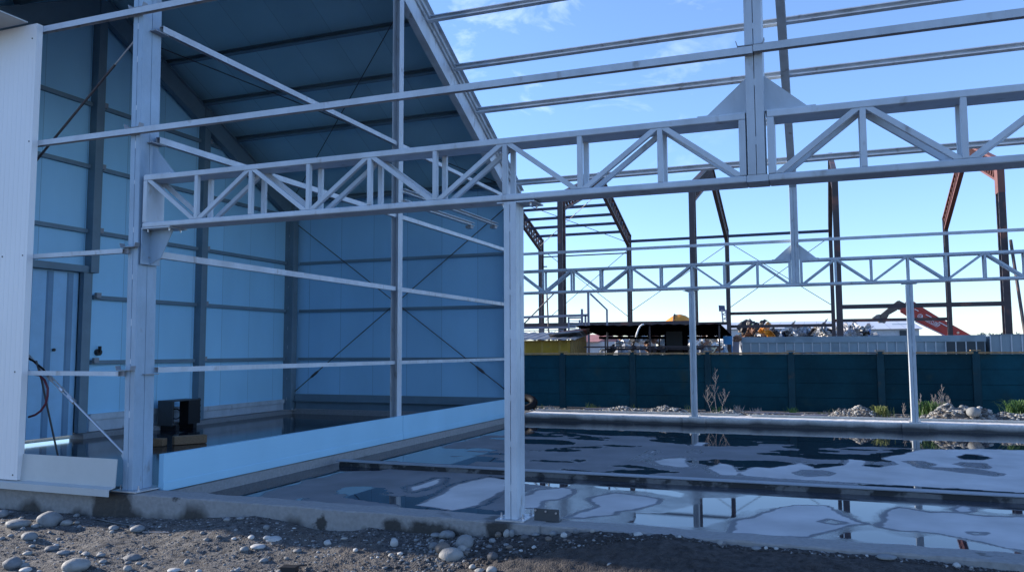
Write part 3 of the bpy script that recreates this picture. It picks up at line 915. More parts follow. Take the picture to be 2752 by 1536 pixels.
# front corner column: gusset over the truss and a deep haunch below it
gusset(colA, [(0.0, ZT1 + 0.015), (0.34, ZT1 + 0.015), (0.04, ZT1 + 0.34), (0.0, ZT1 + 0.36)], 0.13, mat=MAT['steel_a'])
seat(colA, 0.004, 0.36, 0.02, 0.24, ZT1 + 0.002, 0.011, bolts=False)
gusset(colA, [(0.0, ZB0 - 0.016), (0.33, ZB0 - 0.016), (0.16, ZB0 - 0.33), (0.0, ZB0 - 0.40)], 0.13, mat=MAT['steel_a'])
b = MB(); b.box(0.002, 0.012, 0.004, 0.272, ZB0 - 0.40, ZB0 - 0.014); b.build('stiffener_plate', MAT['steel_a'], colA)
seat(colA, 0.002, 0.40, 0.0, 0.27, ZB0 - 0.014)
seat(colB, 4.24, 4.60, 0.0, 0.27, ZB0 - 0.026)
seat(pb1, 4.16, 4.45, 11.6, 11.84, ZB0 - 0.024, bolts=False)
seat(pb3, 8.61, 8.90, 11.6, 11.84, ZB0 - 0.024, bolts=False)
b = MB(); b.box(4.306, 4.425, 0.0, 0.21, 2.825, 2.842); b.build('cap_plate', ST, colB)
b = MB()
b.prism([(4.245, 11.7, 2.80), (4.08, 11.7, 2.842), (4.245, 11.7, 2.842)], (0, 0.01, 0)); b.build('bracket', ST, pb1)
# small bent angle on the kerb beside the nearest post, with bolts
an = thing('angle_bracket', 'small grey folded plate with bolts on the kerb right of the nearest post', 'bracket')
b = MB(); b.box(4.55, 4.78, 0.10, 0.106, 0.0, 0.105); b.box(4.55, 4.78, 0.106, 0.20, 0.0, 0.006); b.build('plate', MAT['darkgrey'], an)
for xx, zz in ((4.565, 0.09), (4.66, 0.085), (4.755, 0.075)):
    b = MB(); b.tube([(xx, 0.085, zz), (xx, 0.101, zz)], 0.009, 6); b.build('bolt', MAT['bolt'], an)

# ---- front girts
GZ = [1.265, 2.615, 3.955, 5.335]


def girt_x(x0, x1, y0, z, label=None, h=0.062, d=0.06, name='girt'):
    b = MB()
    b.prof(ubar(d, h), (x0, y0 + d / 2, z), (x1, y0 + d / 2, z))
    return b.build(name, ST, hall, label)


girt_x(-6.5, -0.19, -0.066, GZ[0], 'lowest rail from the white panel to the corner column', h=0.05)
girt_x(-6.5, -0.19, -0.066, GZ[1], 'second rail from the white panel to the corner column', h=0.05)
girt_x(-6.5, 6.53, -0.066, GZ[2], 'long front rail above the truss, left length')
girt_x(6.535, 12.98, -0.066, GZ[2] + 0.012, 'long front rail above the truss, right length')
girt_x(-6.5, 6.53, -0.066, GZ[3], 'uppermost front rail crossing the corner column', h=0.07)
for z in GZ:                                             # cleats that carry the rails
    for x in ((-0.10,) if z < 3 else (-0.10, 6.53)):
        if z > 5 and x > 1: continue
        b = MB()
        b.box(x - 0.12, x + 0.08, -0.068, 0.0, z + 0.036, z + 0.042)
        b.prism([(x - 0.12, -0.068, z + 0.036), (x - 0.12, 0.0, z + 0.036), (x - 0.135, 0.0, z + 0.085), (x - 0.135, -0.068, z + 0.085)], (0.006, 0, 0))
        b.prism([(x + 0.08, -0.068, z + 0.036), (x + 0.08, 0.0, z + 0.036), (x + 0.095, 0.0, z + 0.085), (x + 0.095, -0.068, z + 0.085)], (-0.006, 0, 0))
        b.build('cleat', MAT['steel2'], hall)
for z in GZ[:2]:
    b = MB(); b.box(-0.23, -0.142, -0.03, 0.03, z - 0.028, z + 0.03); b.build('cleat', MAT['steel2'], hall)
# ---- rails of the dividing frame (x = 0)
ZG = [1.30, 2.595, 3.90, 5.20]


def girt_y(x, y0, y1, z, label=None, h=0.07, d=0.06, mat=None):
    b = MB(); b.prof(ubar(d, h), (x, y0, z), (x, y1, z))
    return b.build('girt', mat or ST, hall, label)


for i, z in enumerate(ZG):
    nm = ('lowest', 'second', 'third', 'topmost')[i]
    b = MB(); b.box(-0.02 - 0.014 * z, 0.02, 0.10, 0.30, z - 0.05, z - 0.04); b.build('cleat', MAT['steel2'], hall)
    girt_y(0.0, 0.20 if i else 0.28, 5.69, z, nm + ' rail of the open partition, corner column to middle post', h=0.06 if i == 0 else 0.075)
    girt_y(0.0, 5.85, 11.42, z, nm + ' rail of the open partition, middle post to back column', h=0.06 if i == 0 else 0.075)
b = MB(); b.prof(ubar(0.14, 0.16, 0.005), (0.0, 5.77, -0.045), (0.0, 5.77, P(5.84) - 0.46), (0, 1, 0))
b.build('wind_post', ST, hall, 'slender open channel post of the partition rising from the white sill')
for zz, y1, y0 in ((4.19, 8.98, 5.85), (4.385, 10.35, 5.85)):
    b = MB(); b.prof(chan(0.09, 0.07, 0.008), (0.03, y0, zz - 0.02), (0.03, y1, zz + 0.02)); b.build('rail_offcut', ST, hall, 'short open channel ending in mid air below the partition rails')
    b = MB(); b.box(-0.03, 0.09, y1 - 0.16, y1 - 0.02, zz - 0.075, zz - 0.02); b.build('end_cleat', MAT['steel2'], hall)

# ---- white sill panels along the partition
for y0, y1, lb in ((0.29, 5.775, 'white sill panel nearest the corner column'), (5.79, 11.41, 'white sill panel beyond the middle post')):
    b = MB(); b.box(0.072, 0.142, y0, y1, -0.030, 0.372)
    b.box(0.1425, 0.149, y0, y1, -0.034, 0.062)
    b.build('sill_panel', MAT['sill'], hall, lb, bevel=0.003)
b = MB(); b.box(-0.05, 0.150, 0.20, 0.33, -0.040, -0.028); b.build('sill_bracket', MAT['darkgrey'], hall)
b = MB()
for y in (0.36, 1.9, 3.2, 4.4, 5.6, 7.3, 9.0):
    b.tube([(0.140, y, 0.02), (0.146, y, 0.02)], 0.008, 6)
b.build('sill_screw', MAT['bolt'], hall)

# ---- frames (rafters)


def rafter(x, w=0.14, label=None, mat=None):
    b = MB()
    hgt = 0.44
    pf = isec(w, hgt, 0.02, 0.05)
    z = lambda y: P(y) - hgt / 2 - 0.01
    b.prof(pf, (x, 0.02, z(0.02)), (x, RY - 0.001, z(RY)), (0, -0.447, 0.894))
    b.prof(pf, (x, 11.86, z(11.86)), (x, RY + 0.001, z(RY)), (0, 0.447, 0.894))
    o = b.build('rafter', mat or ST, hall, label)
    return o


rafter(0.0, 0.15, 'gable rafter between the clad and the bare bay')
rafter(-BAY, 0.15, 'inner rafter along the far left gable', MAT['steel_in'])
rafter(6.535, 0.14, 'bare rafter above the tall middle column')
rafter(13.0)
# purlins
PY = [6.9, 8.06, 9.23, 10.39, 11.55]
for i, y in enumerate(PY):
    n_ = ('highest', 'second', 'third', 'fourth', 'lowest')[i]
    z = P(y) + 0.072
    up = (0, 0.447, 0.894)
    b = MB(); b.prof(chan(0.07, 0.14, 0.006, 0.022), (-6.6, y, z), (0.03, y, z), up)
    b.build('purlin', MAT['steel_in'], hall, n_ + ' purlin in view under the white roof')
    b = MB(); b.prof(chan(0.07, 0.14, 0.006, 0.022), (0.05, y, z), (13.1, y, z), up)
    b.build('purlin', ST, hall, n_ + ' bare purlin against the sky')
for y in (0.12, 0.95, 2.1, 3.3, 4.4):
    z = P(y) + 0.072
    b = MB(); b.prof(chan(0.07, 0.14, 0.006, 0.022), (-6.6, y, z), (0.03, y, z), (0, -0.447, 0.894)); b.build('purlin', MAT['steel_in'], hall)
# gable flashing along the open edge of the roof and the roof itself
t0, t1 = 0.150, 0.235


def roofpt(x, y, t): return (x, y, P(y) + t)


b = MB()
for ya, yb in ((-0.06, RY), (12.05, RY)):
    b.prism([(-6.85, ya, P(ya) + t0), (-6.85, yb, P(yb) + t0), (-6.85, yb, P(yb) + t1), (-6.85, ya, P(ya) + t1)], (6.90, 0, 0))
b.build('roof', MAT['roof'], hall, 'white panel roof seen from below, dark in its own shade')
b = MB()
for ya, yb in ((-0.06, RY), (12.05, RY)):
    b.prism([(0.055, ya, P(ya) - 0.02), (0.055, yb, P(yb) - 0.02), (0.055, yb, P(yb) + 0.25), (0.055, ya, P(ya) + 0.25)], (0.012, 0, 0))
    b.prism([(0.067, ya, P(ya) + 0.05), (0.067, yb, P(yb) + 0.05), (0.067, yb, P(yb) + 0.065), (0.067, ya, P(ya) + 0.065)], (0.05, 0, 0))
    b.prism([(0.067, ya, P(ya) + 0.235), (0.067, yb, P(yb) + 0.235), (0.067, yb, P(yb) + 0.25), (0.067, ya, P(ya) + 0.25)], (0.07, 0, 0))
b.build('gable_flashing', ST, hall)
# roof bracing rods
for p0, p1 in (((-0.1, 6.2, 8.15 - .08), (-6.3, 11.3, 5.6)), ((-6.3, 6.2, 8.2 - .08), (-0.1, 11.4, 5.52))):
    b = MB(); b.tube([p0, p1], 0.011, 6); b.build('brace_rod', MAT['rod'], hall)

# ---- walls of the finished bay (inner faces seen)
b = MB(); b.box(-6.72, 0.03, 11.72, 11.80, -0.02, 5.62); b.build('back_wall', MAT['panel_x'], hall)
wl = MB()
DY0, DY1, DZ = 2.30, 4.94, 3.07
xw0, xw1 = -6.70, -6.61


def gable_piece(y0, y1, z0):
    pts = [(xw0, y0, z0), (xw0, y1, z0), (xw0, y1, P(y1) + 0.14)]
    if y0 < RY < y1: pts.append((xw0, RY, P(RY) + 0.14))
    pts.append((xw0, y0, P(y0) + 0.14))
    wl.prism(pts, (xw1 - xw0, 0, 0))


gable_piece(-0.05, DY0, -0.06); gable_piece(DY1, 11.72, -0.06); gable_piece(DY0, DY1, DZ)
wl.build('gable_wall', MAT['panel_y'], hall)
for i, z in enumerate(ZG):
    n_ = ('lowest', 'second', 'third', 'fourth')[i]
    b = MB(); b.box(-6.28, -0.10, 11.655, 11.715, z - 0.035, z + 0.035)
    b.build('girt', MAT['steel_in'], hall, n_ + ' rail on the inside of the back wall')
for i, z in enumerate(ZG + [6.47]):
    n_ = ('lowest', 'second', 'third', 'fourth', 'highest')[i]
    for y0, y1 in ((5.22, 8.07), (8.26, 11.42)):
        if z > 6 and y1 > 9: y1 = 9.5
        b = MB(); b.box(-6.605, -6.535, y0, y1, z - 0.04, z + 0.04); b.build('girt', MAT['steel_in'], hall, n_ + ' rail on the inside of the gable wall' + (', left of its slim post' if y0 < 6 else ', right of its slim post'))
        b = MB(); b.box(-6.535, -6.47, y0 + 0.01, y0 + 0.12, z - 0.01, z + 0.09); b.build('girt_cleat', MAT['steel2'], hall)
    if z > 3:
        b = MB(); b.box(-6.605, -6.535, 0.4, 5.03, z - 0.04, z + 0.04); b.build('girt', MAT['steel_in'], hall, n_ + ' rail on the gable wall above the door')
for y0, y1, z0 in ((5.03, 5.22, DZ), (8.07, 8.26, -0.06), (1.95, 2.14, -0.06)):
    b = MB(); b.box(-6.605, -6.42, y0, y1, z0, P(y0) - 0.02)
    b.build('wind_post', MAT['steel_in'], hall, 'gable post standing on the door lintel' if z0 > 1 else None, bevel=0.006)
# base flashings inside
b = MB(); b.box(-6.30, -0.12, 11.56, 11.62, 0.20, 0.36); b.box(-6.30, -0.12, 11.50, 11.56, 0.17, 0.20)
b.box(-6.3, -0.12, 11.60, 11.64, -0.03, 0.17); b.build('base_flashing', MAT['steel_in'], hall, 'folded flashing along the foot of the back wall')
for y0, y1, z0, z1 in ((5.24, 8.07, 0.16, 0.28), (8.26, 11.42, 0.12, 0.22)):
    b = MB(); b.box(-6.61, -6.53, y0, y1, z0, z1); b.box(-6.61, -6.56, y0, y1, -0.06, z0 - 0.005)
    b.build('base_flashing', ST, hall, 'folded flashing along the foot of the gable wall')
# door in the gable wall
dr = empty('door'); dr.parent = hall; dr['label'] = 'tall ribbed sheet door with daylight under it'
b = MB(); b.box(-6.68, -6.64, DY0 + 0.001, DY1 - 0.001, -0.095, DZ - 0.001); b.build('door_leaf', MAT['door'], dr)
for y in np.arange(DY0 + 0.25, DY1 - 0.05, 0.44):
    b = MB(); b.prism([(-6.64, y - 0.075, -0.09), (-6.64, y + 0.075, -0.09), (-6.615, y + 0.05, -0.09), (-6.615, y - 0.05, -0.09)], (0, 0, DZ + 0.06)); b.build('door_rib', MAT['doorrib'], dr)
b = MB(); b.box(-6.66, -6.50, DY1, DY1 + 0.20, -0.06, DZ); b.build('door_jamb', MAT['steel_in'], dr)
b = MB(); b.box(-6.66, -6.48, DY0 - 0.2, DY1 + 0.25, DZ, DZ + 0.13); b.build('door_lintel', MAT['steel_in'], dr)
b = MB(); b.tube([(-6.612, 4.42, 1.55), (-6.585, 4.42, 1.55)], 0.03, 10); b.build('door_lock', MAT['black'], dr)
# switch / socket on the wall right of the door
b = MB(); b.tube([(-6.612, 5.40, 1.50), (-6.53, 5.40, 1.50)], 0.065, 14); b.box(-6.56, -6.50, 5.385, 5.415, 1.5, 1.62); b.build('wall_switch', MAT['black'], hall, 'black round switch on the gable wall right of the door')
# x-bracing on the back wall, with turnbuckles
for p0, p1, tb in (((-6.27, 11.55, 4.94), (-0.12, 11.55, 0.50), 0.88), ((-6.28, 11.53, 0.43), (-0.12, 11.53, 5.05), 0.10)):
    p0, p1 = Vector(p0), Vector(p1)
    b = MB(); b.tube([p0, p1], 0.012, 6)
    q0, q1 = p0.lerp(p1, tb - 0.02), p0.lerp(p1, tb + 0.02)
    b.tube([q0, q0.lerp(q1, .25), q0.lerp(q1, .75), q1], [0.016, 0.034, 0.034, 0.016], 8)
    b.build('brace_rod', MAT['rod'], hall, 'thin crossing brace rod on the back wall')
# front bay brace rods
p0, p1 = Vector((-0.20, 0.12, 5.18)), Vector((-1.56, 0.12, 4.02))
b = MB(); b.tube([p0, p0.lerp(p1, .30)], 0.010, 6); b.build('brace_end', MAT['galv'], hall)
b = MB(); b.tube([p0.lerp(p1, .295), p0.lerp(p1, 3.0)], 0.014, 8); b.build('brace_rod', MAT['rod'], hall, 'dark rod slanting down from the corner column to the white panel')
b = MB(); b.prism([(-0.142, 0.11, 5.28), (-0.142, 0.11, 5.10), (-0.20, 0.11, 5.10), (-0.26, 0.11, 5.20), (-0.22, 0.11, 5.28)], (0, 0.012, 0)); b.build('gusset_plate', ST, hall)
p0, p1 = Vector((-0.20, 0.10, 0.36)), at(90, 968, 1, 0.10)
b = MB(); b.tube([p0, p0.lerp(p1, 0.62)], 0.013, 8); b.tube([p0.lerp(p1, 0.80), p0.lerp(p1, 2.2)], 0.015, 8); b.build('brace_rod', MAT['galv'], hall, 'pale rod with a turnbuckle rising from the column foot')
b = MB()
dd = (p1 - p0).normalized(); sd_ = dd.cross(Vector((0, 1, 0)))
for s in (-1, 1):
    b.tube([p0.lerp(p1, 0.56) + sd_ * .018 * s, p0.lerp(p1, 0.80) + sd_ * .018 * s], 0.008, 6)
for t in (0.56, 0.68, 0.80):
    b.tube([p0.lerp(p1, t - .015), p0.lerp(p1, t + .015)], 0.028, 8)
b.tube([p0.lerp(p1, .82), p0.lerp(p1, .92)], 0.024, 8)
b.build('turnbuckle', MAT['galv'], hall)
b = MB(); b.prism([(-0.142, 0.09, 0.05), (-0.142, 0.09, 0.30), (-0.19, 0.09, 0.42), (-0.25, 0.09, 0.42), (-0.27, 0.09, 0.36), (-0.20, 0.09, 0.26), (-0.20, 0.09, 0.05)], (0, 0.012, 0)); b.build('gusset_plate', ST, hall)

# ---- front cladding panel, flashing and eave trim
for i in range(5):
    xb_ = -1.553 - i * 1.0
    b = MB()
    xa_ = xb_ - 0.994
    n = 13
    # shallow ribbed outer sheet
    prof = []
    for k in range(n + 1):
        x = xb_ - (xb_ - xa_) * k / n
        prof.append((x, -0.146))
        if k < n:
            prof += [(x - 0.036, -0.146), (x - 0.038, -0.1442), (x - 0.042, -0.1442), (x - 0.044, -0.146)]
    poly = [(x, y, 0.065) for x, y in prof] + [(xa_, -0.068, 0.065), (xb_, -0.068, 0.065)]
    b.prism(poly, (0, 0, 5.31))
    b.build('cladding_panel', MAT['panel_f'], hall, 'white ribbed cladding panel at the left edge of the frame' if i == 0 else None)
b = MB()
prof = [(-0.075, 0.352), (-0.085, 0.352), (-0.105, 0.06), (-0.185, 0.042), (-0.185, -0.032), (-0.178, -0.032), (-0.178, 0.035), (-0.095, 0.052), (-0.075, 0.345)]
b.prism([(-6.6, y, z) for y, z in prof], (6.46, 0, 0))
b.build('base_flashing', MAT['trim'], hall, 'loose white folded flashing lying along the front kerb')
b = MB(); b.box(-6.9, -1.70, -0.66, -0.62, 5.36, 5.62); b.box(-6.9, -1.70, -0.62, -0.150, 5.40, 5.415)
b.build('eave_trim', MAT['trim'], hall)

for sx, sz in ((-1.66, 1.28), (-1.62, 2.62), (-1.60, 3.96), (-1.62, 5.2), (-1.95, 1.28), (-1.95, 2.62), (-1.62, 0.12)):
    b = MB(); b.tube([(sx, -0.146, sz), (sx, -0.151, sz)], 0.009, 8); b.build('panel_screw', MAT['darkgrey'], hall)
# ---- back rail above the back truss, and the low one behind it
b = MB(); b.box(0.0, 13.0, 11.865, 11.925, 3.855, 3.918); b.build('girt', ST, hall, 'long rail above the back truss', bevel=0.005)

# ==================================================================
#  things lying in the hall and on the slab
# ==================================================================
# steel rail set across the slab
rl = thing('floor_rail', 'long grey steel rail bedded in mortar across the wet slab', 'rail')
b = MB(); b.box(0.30, 13.3, 3.46, 3.64, -0.108, -0.095); b.box(0.30, 13.3, 3.60, 3.61, -0.169, -0.108)
b.build('top_flange', MAT['steel2'], rl, bevel=0.002)
b = MB(); b.box(0.42, 13.3, 3.672, 3.70, -0.169, -0.100); b.build('back_angle', MAT['darkgrey'], rl)
b = MB()
rnd = random.Random(5)
n = 260
xsr = np.linspace(0.35, 13.3, n)
ring = []
for x in xsr:
    y = 3.475 + 0.012 * mnoise.noise((x * 3, 1, 1)) - 0.045 * max(0, mnoise.noise((x * 0.9, 5, 2))) 
    ring.append([(x, y - 0.012, -0.172), (x, y, -0.112 - 0.02 * max(0, mnoise.noise((x * 4, 2, 2)))), (x, 3.60, -0.112), (x, 3.60, -0.172)])
b.v = [p for r in ring for p in r]
b.f = [(i * 4 + k, i * 4 + (k + 1) % 4, (i + 1) * 4 + (k + 1) % 4, (i + 1) * 4 + k) for i in range(n - 1) for k in range(4)]; b.mi = [0] * len(b.f)
MAT['mortar_dark'] = concrete('wet_mortar', (0.16, 0.155, 0.15), (0.012, 0.011, 0.011), 0.46)
b.build('mortar_bed', MAT['mortar_dark'], rl)

hb = thing('heater_box', 'open-sided black metal box on the wet floor by the gable wall', 'box', loc=(0, 0, 0))
x0, x1, y0, y1, z0, z1 = -6.36, -5.95, 6.80, 7.62, -0.07, 0.46
for yy in (y0 + .1, y1 - .2):
    b = MB(); b.box(x0, x1, yy, yy + .1, ZS, z0 - .001); b.build('foot', MAT['black'], hb)
b = MB(); b.box(x0, x1, y0, y1, z1 - 0.02, z1); b.build('top_plate', MAT['darkgrey'], hb)
b = MB(); b.box(x0, x0 + 0.02, y0 + .021, y0 + 0.45, z0, z1 - 0.021); b.box(x0, x1, y0, y0 + 0.02, z0, z1 - 0.021); b.build('side_panel', MAT['darkgrey'], hb)
b = MB(); b.box(x1 - 0.25, x1, y1 - 0.36, y1, z0, z1 - 0.021); b.build('fan_housing', MAT['black'], hb)
b = MB()
for k in range(4): b.tube([(x1 - 0.05, y1 + 0.0, z0 + 0.12 + k * 0.13), (x1 - 0.05, y1 + 0.03, z0 + 0.12 + k * 0.13)], 0.035, 10)
b.build('socket', MAT['rubber'], hb)
b = MB(); b.tube([(x0 + 0.1 + 0.13 * math.cos(a), y0 + 0.42, z0 + 0.22 + 0.11 * math.sin(a)) for a in np.linspace(0, 6.28, 20)], 0.012, 6); b.build('cable_loop', MAT['rubber'], hb)
p = at(500, 1188, 2, ZS + 0.05)
wb = thing('timber_offcut', 'brown timber block lying on the wet floor behind the white sill', 'timber', loc=(0, 0, 0))
c = Vector((p.x - 0.05, p.y, ZS))
b = MB(); b.beam(c + Vector((-0.20, -0.05, 0.08)), c + Vector((0.12, 0.42, 0.08)), 0.18, 0.15); b.build('block', MAT['wood'], wb, bevel=0.01)
wb2 = thing('timber_offcut', 'short end-on timber beside the longer timber block', 'timber')
b = MB(); b.beam(c + Vector((-0.42, -0.30, 0.07)), c + Vector((-0.22, -0.22, 0.07)), 0.20, 0.13); b.build('block', MAT['wood'], wb2, bevel=0.01)
pl = thing('leaning_pole', 'slim dark pole leaning on the lowest rail beside the white panel', 'pole')
q = [at(60 + a / 3.424, 900 + b_ / 3.424, 1, yy) for a, b_, yy in ((128, 235, 0.03), (180, 420, 0.12), (225, 640, 0.22), (330, 1120, 0.42))]
b = MB(); b.tube(q, 0.011, 8); b.build('shaft', MAT['darkgrey'], pl)
hs = thing('hose', 'dark red hose looped over the lowest rail behind the white panel', 'hose')
q = [at(60 + a / 3.424, 900 + b_ / 3.424, 1, 0.08) for a, b_ in ((60, 330), (105, 360), (160, 370), (205, 415), (235, 490), (232, 560), (215, 630), (170, 695), (120, 732), (60, 752))]
b = MB(); b.tube(q, 0.013, 8); b.build('coil', MAT['hose'], hs, smooth=True)
q = [at(60 + a / 3.424, 900 + b_ / 3.424, 1, 0.06) for a, b_ in ((60, 215), (105, 240), (140, 270), (190, 310), (240, 370))]
b = MB(); b.tube(q, 0.012, 8); b.build('tail', MAT['rubber'], hs, smooth=True)

# steel channels lying behind the far kerb
for x0, x1, yy, zz, lb in ((0.35, 5.2, 12.30, 0.0, 'steel channel lying on the far kerb behind the nearest post'), (5.5, 11.8, 12.22, 0.0, 'steel channel lying on the far kerb behind the right-hand post')):
    b = MB(); b.prof(chan(0.12, 0.05, 0.006), (x0, yy, zz + 0.027), (x1, yy + 0.02, zz + 0.027))
    tag(b.build('steel_channel', MAT['galv']), lb, 'steel channel')

# ==================================================================
#  FENCE
# ==================================================================
fx = [at(x, 1000, 1, 14.0).x for x in (1513, 1701, 1903, 2127, 2367, 2624)]
fx = [fx[0] - 2.02 * 3, fx[0] - 2.02 * 2, fx[0] - 2.02] + fx + [fx[-1] + 2.02, fx[-1] + 4.04, fx[-1] + 6.06]
fn = thing('concrete_fence', 'long dark teal concrete panel fence with posts and brown capping behind the slab', 'fence')
FT = 1.42
for i, x in enumerate(fx):
    b = MB(); b.box(x - 0.08, x + 0.08, 13.935, 14.10, -0.1, FT + 0.02 + 0.012 * mnoise.noise((i * 2.7, 0.4, 0.1))); b.build('post', MAT['fencepost'], fn, bevel=0.012)
    if i < len(fx) - 1:
        xa, xb = x + 0.081, fx[i + 1] - 0.081
        b = MB()
        for k in range(4):
            yo = 0.006 * mnoise.noise((i * 3.1, k * 2.3, 0.4))
            b.box(xa, xb, 13.965 + yo, 14.025 + yo, 0.002 + k * 0.345, 0.343 + k * 0.345)
        b.box(xa, xb, 14.034, 14.05, 0.0, FT - 0.04)
        b.build('panel', MAT['fence'], fn, bevel=0.006)
        n = 14
        b = MB()
        for k in range(n):
            u0, u1 = xa - .03 + (xb - xa + .06) * k / n, xa - .03 + (xb - xa + .06) * (k + 1) / n
            h = FT - 0.030 + 0.008 * mnoise.noise((u0 * 3, 1.1, 0.2))
            b.box(u0, u1 - 0.0005, 13.925, 14.065, h, h + 0.042)
        b.build('cap', MAT['fencecap'], fn)
    b = MB(); b.box(x - 0.10, x + 0.10, 13.925, 14.11, FT + 0.034, FT + 0.055); b.build('post_cap', MAT['fencecap'], fn)

# ==================================================================
#  RUSTY LATTICE FRAME beyond the fence
# ==================================================================
rf = thing('portal_building', 'large skeleton of dark rusty lattice portal frames beyond the fence', 'building frame')
FX = [-11.5, -5.08, 1.5, 7.88, 14.36]
Y1, Y2 = 31.75, 47.9
YR = (Y1 + Y2) / 2
EV = 8.95


def lat_zig(b, p0, p1, off, n, t):
    p0, p1, off = Vector(p0), Vector(p1), Vector(off)
    for k in range(n):
        a = p0.lerp(p1, k / n) + (off if k % 2 else Vector())
        c = p0.lerp(p1, (k + 1) / n) + (Vector() if k % 2 else off)
        b.beam(a, c, t, t, (1, 0, 0))


for i, x in enumerate(FX):
    red = (i == 4)
    m = MAT['rustdark']
    for y, s, w in ((Y1, 1, 0.26), (Y2, -1, 0.22)):
        if y == Y1 and i == 0: pass
        b = MB()
        b.box(x - w / 2, x + w / 2, y - 0.05, y + 0.05, 0, EV + 0.55)
        b.box(x - w / 2, x + w / 2, y + s * 0.50 - 0.05, y + s * 0.50 + 0.05, 0, EV + 0.2)
        lat_zig(b, (x, y + s * 0.05, 0.3), (x, y + s * 0.05, EV), (0, s * 0.4, 0), 14, 0.06)
        b.build('column', m, rf, 'lattice column with a bright primer top' if red and y == Y1 else None)
    b = MB()
    sl = 0.34
    for ye, s in ((Y1 - 0.1, 1), (Y2 + 0.1, -1)):
        lo0, lo1 = Vector((x, ye + s * 0.5, EV - 0.30)), Vector((x, YR, EV - 0.30 + sl * (abs(YR - ye) - 0.5)))
        hi0, hi1 = Vector((x, ye, EV + 0.42)), Vector((x, YR, EV + 0.42 + sl * abs(YR - ye)))
        b.beam(lo0, lo1, 0.22, 0.10); b.beam(hi0, hi1, 0.22, 0.10)
        n = 16
        for k in range(n):
            a = lo0.lerp(lo1, k / n); c = hi0.lerp(hi1, (k + 0.5) / n); e = lo0.lerp(lo1, (k + 1) / n)
            b.beam(a, c, 0.10, 0.05); b.beam(c, e, 0.10, 0.05)
    b.build('rafter', MAT['primer'] if red else m, rf, 'lattice rafter in bright red primer at the right' if red else None)
    if red:
        b = MB(); b.box(x - 0.135, x + 0.135, Y1 - 0.056, Y1 + 0.56, EV - 0.9, EV + 0.56); b.build('column_head', MAT['primer'], rf)
# purlins on the first bays of the far slope
for yy in (41.8, 42.95, 44.2, 45.4, 46.6):
    z = EV + 0.42 + 0.34 * (Y2 + 0.1 - yy) - 0.30
    b = MB(); b.box(-11.6, -5.0, yy - 0.05, yy + 0.05, z - 0.10, z + 0.08); b.build('purlin', MAT['frameblue'], rf)
b = MB(); b.box(-5.0, 7.9, Y2 - 0.06, Y2 + 0.06, EV - 0.02, EV + 0.16); b.build('eave_beam', MAT['frameblue'], rf)
for (xa, xb, y, z) in ((1.6, 7.8, Y2, 3.87), (1.6, 7.8, Y2, 3.02), (7.9, 14.3, Y1, 3.37), (7.9, 14.3, Y2, 3.30), (-5.0, 1.5, Y1, 2.78), (-5.0, 1.5, Y2, 3.24), (-11.4, -5.1, Y1, 2.78)):
    b = MB(); b.beam((xa, y, z), (xb, y, z), 0.086, 0.19); b.build('side_rail', MAT['rustdark'], rf)
for (a, c) in (((-5.0, Y2, 8.6), (-11.3, Y2, 3.6)), ((-11.3, Y2, 8.6), (-5.0, Y2, 3.6)), ((1.6, Y2, 8.6), (7.8, Y2, 4.3)), ((7.8, Y2, 8.6), (1.6, Y2, 4.3)),
               ((-5.2, 40.5, 11.2), (-11.3, 46.9, 8.9)), ((-11.3, 40.5, 11.2), (-5.2, 46.9, 8.9)), ((-5.0, Y2, 4.2), (1.4, Y2, 8.4))):
    b = MB(); b.tube([a, c], 0.022, 5); b.build('brace_rod', MAT['rod'], rf)
b = MB(); b.beam((-11.4, Y2 - .1, 8.2), (-5.1, Y2 - .1, 8.2), 0.08, 0.08); b.beam((-11.4, Y2 - .1, 7.5), (-5.1 - 6.0, Y2 - .1, 7.5), .08, .08)
b.build('tie_beam', MAT['rustdark'], rf)
b = MB(); b.beam((14.9, Y1 - 1.0, 0), (14.55, Y1 - .2, 6.0), 0.09, 0.09); b.build('prop', MAT['rustdark'], rf)

# ==================================================================
#  YARD beyond the fence: shed, canopy, containers, machines, scrap
# ==================================================================
# yellow shed
YS = 17.0
sh = thing('yellow_shed', 'low yellow sheet-metal shed with a corrugated grey roof behind the fence', 'shed')
xl, xr = at(1300, 930, 1, YS).x, at(1532, 930, 1, YS).x
zt = at(1500, 914, 1, YS).z


def corrugated(b, p0, p1, z0, z1, pitch, amp, nrm):
    """a folded sheet from p0 to p1 (2-D), standing z0..z1, with thickness"""
    p0, p1, nv = Vector((*p0, 0)), Vector((*p1, 0)), Vector((*nrm, 0))
    L = (p1 - p0).length; n = int(L / pitch)
    pts = []
    for k in range(n):
        for f, o in ((0.0, 0), (0.35, 0), (0.5, 1), (0.85, 1)):
            pts.append(p0.lerp(p1, (k + f) / n) + nv * amp * o)
    pts.append(p1)
    back = [q - nv * 0.01 for q in reversed(pts)]
    b.prism([(q.x, q.y, z0) for q in pts + back], (0, 0, z1 - z0))


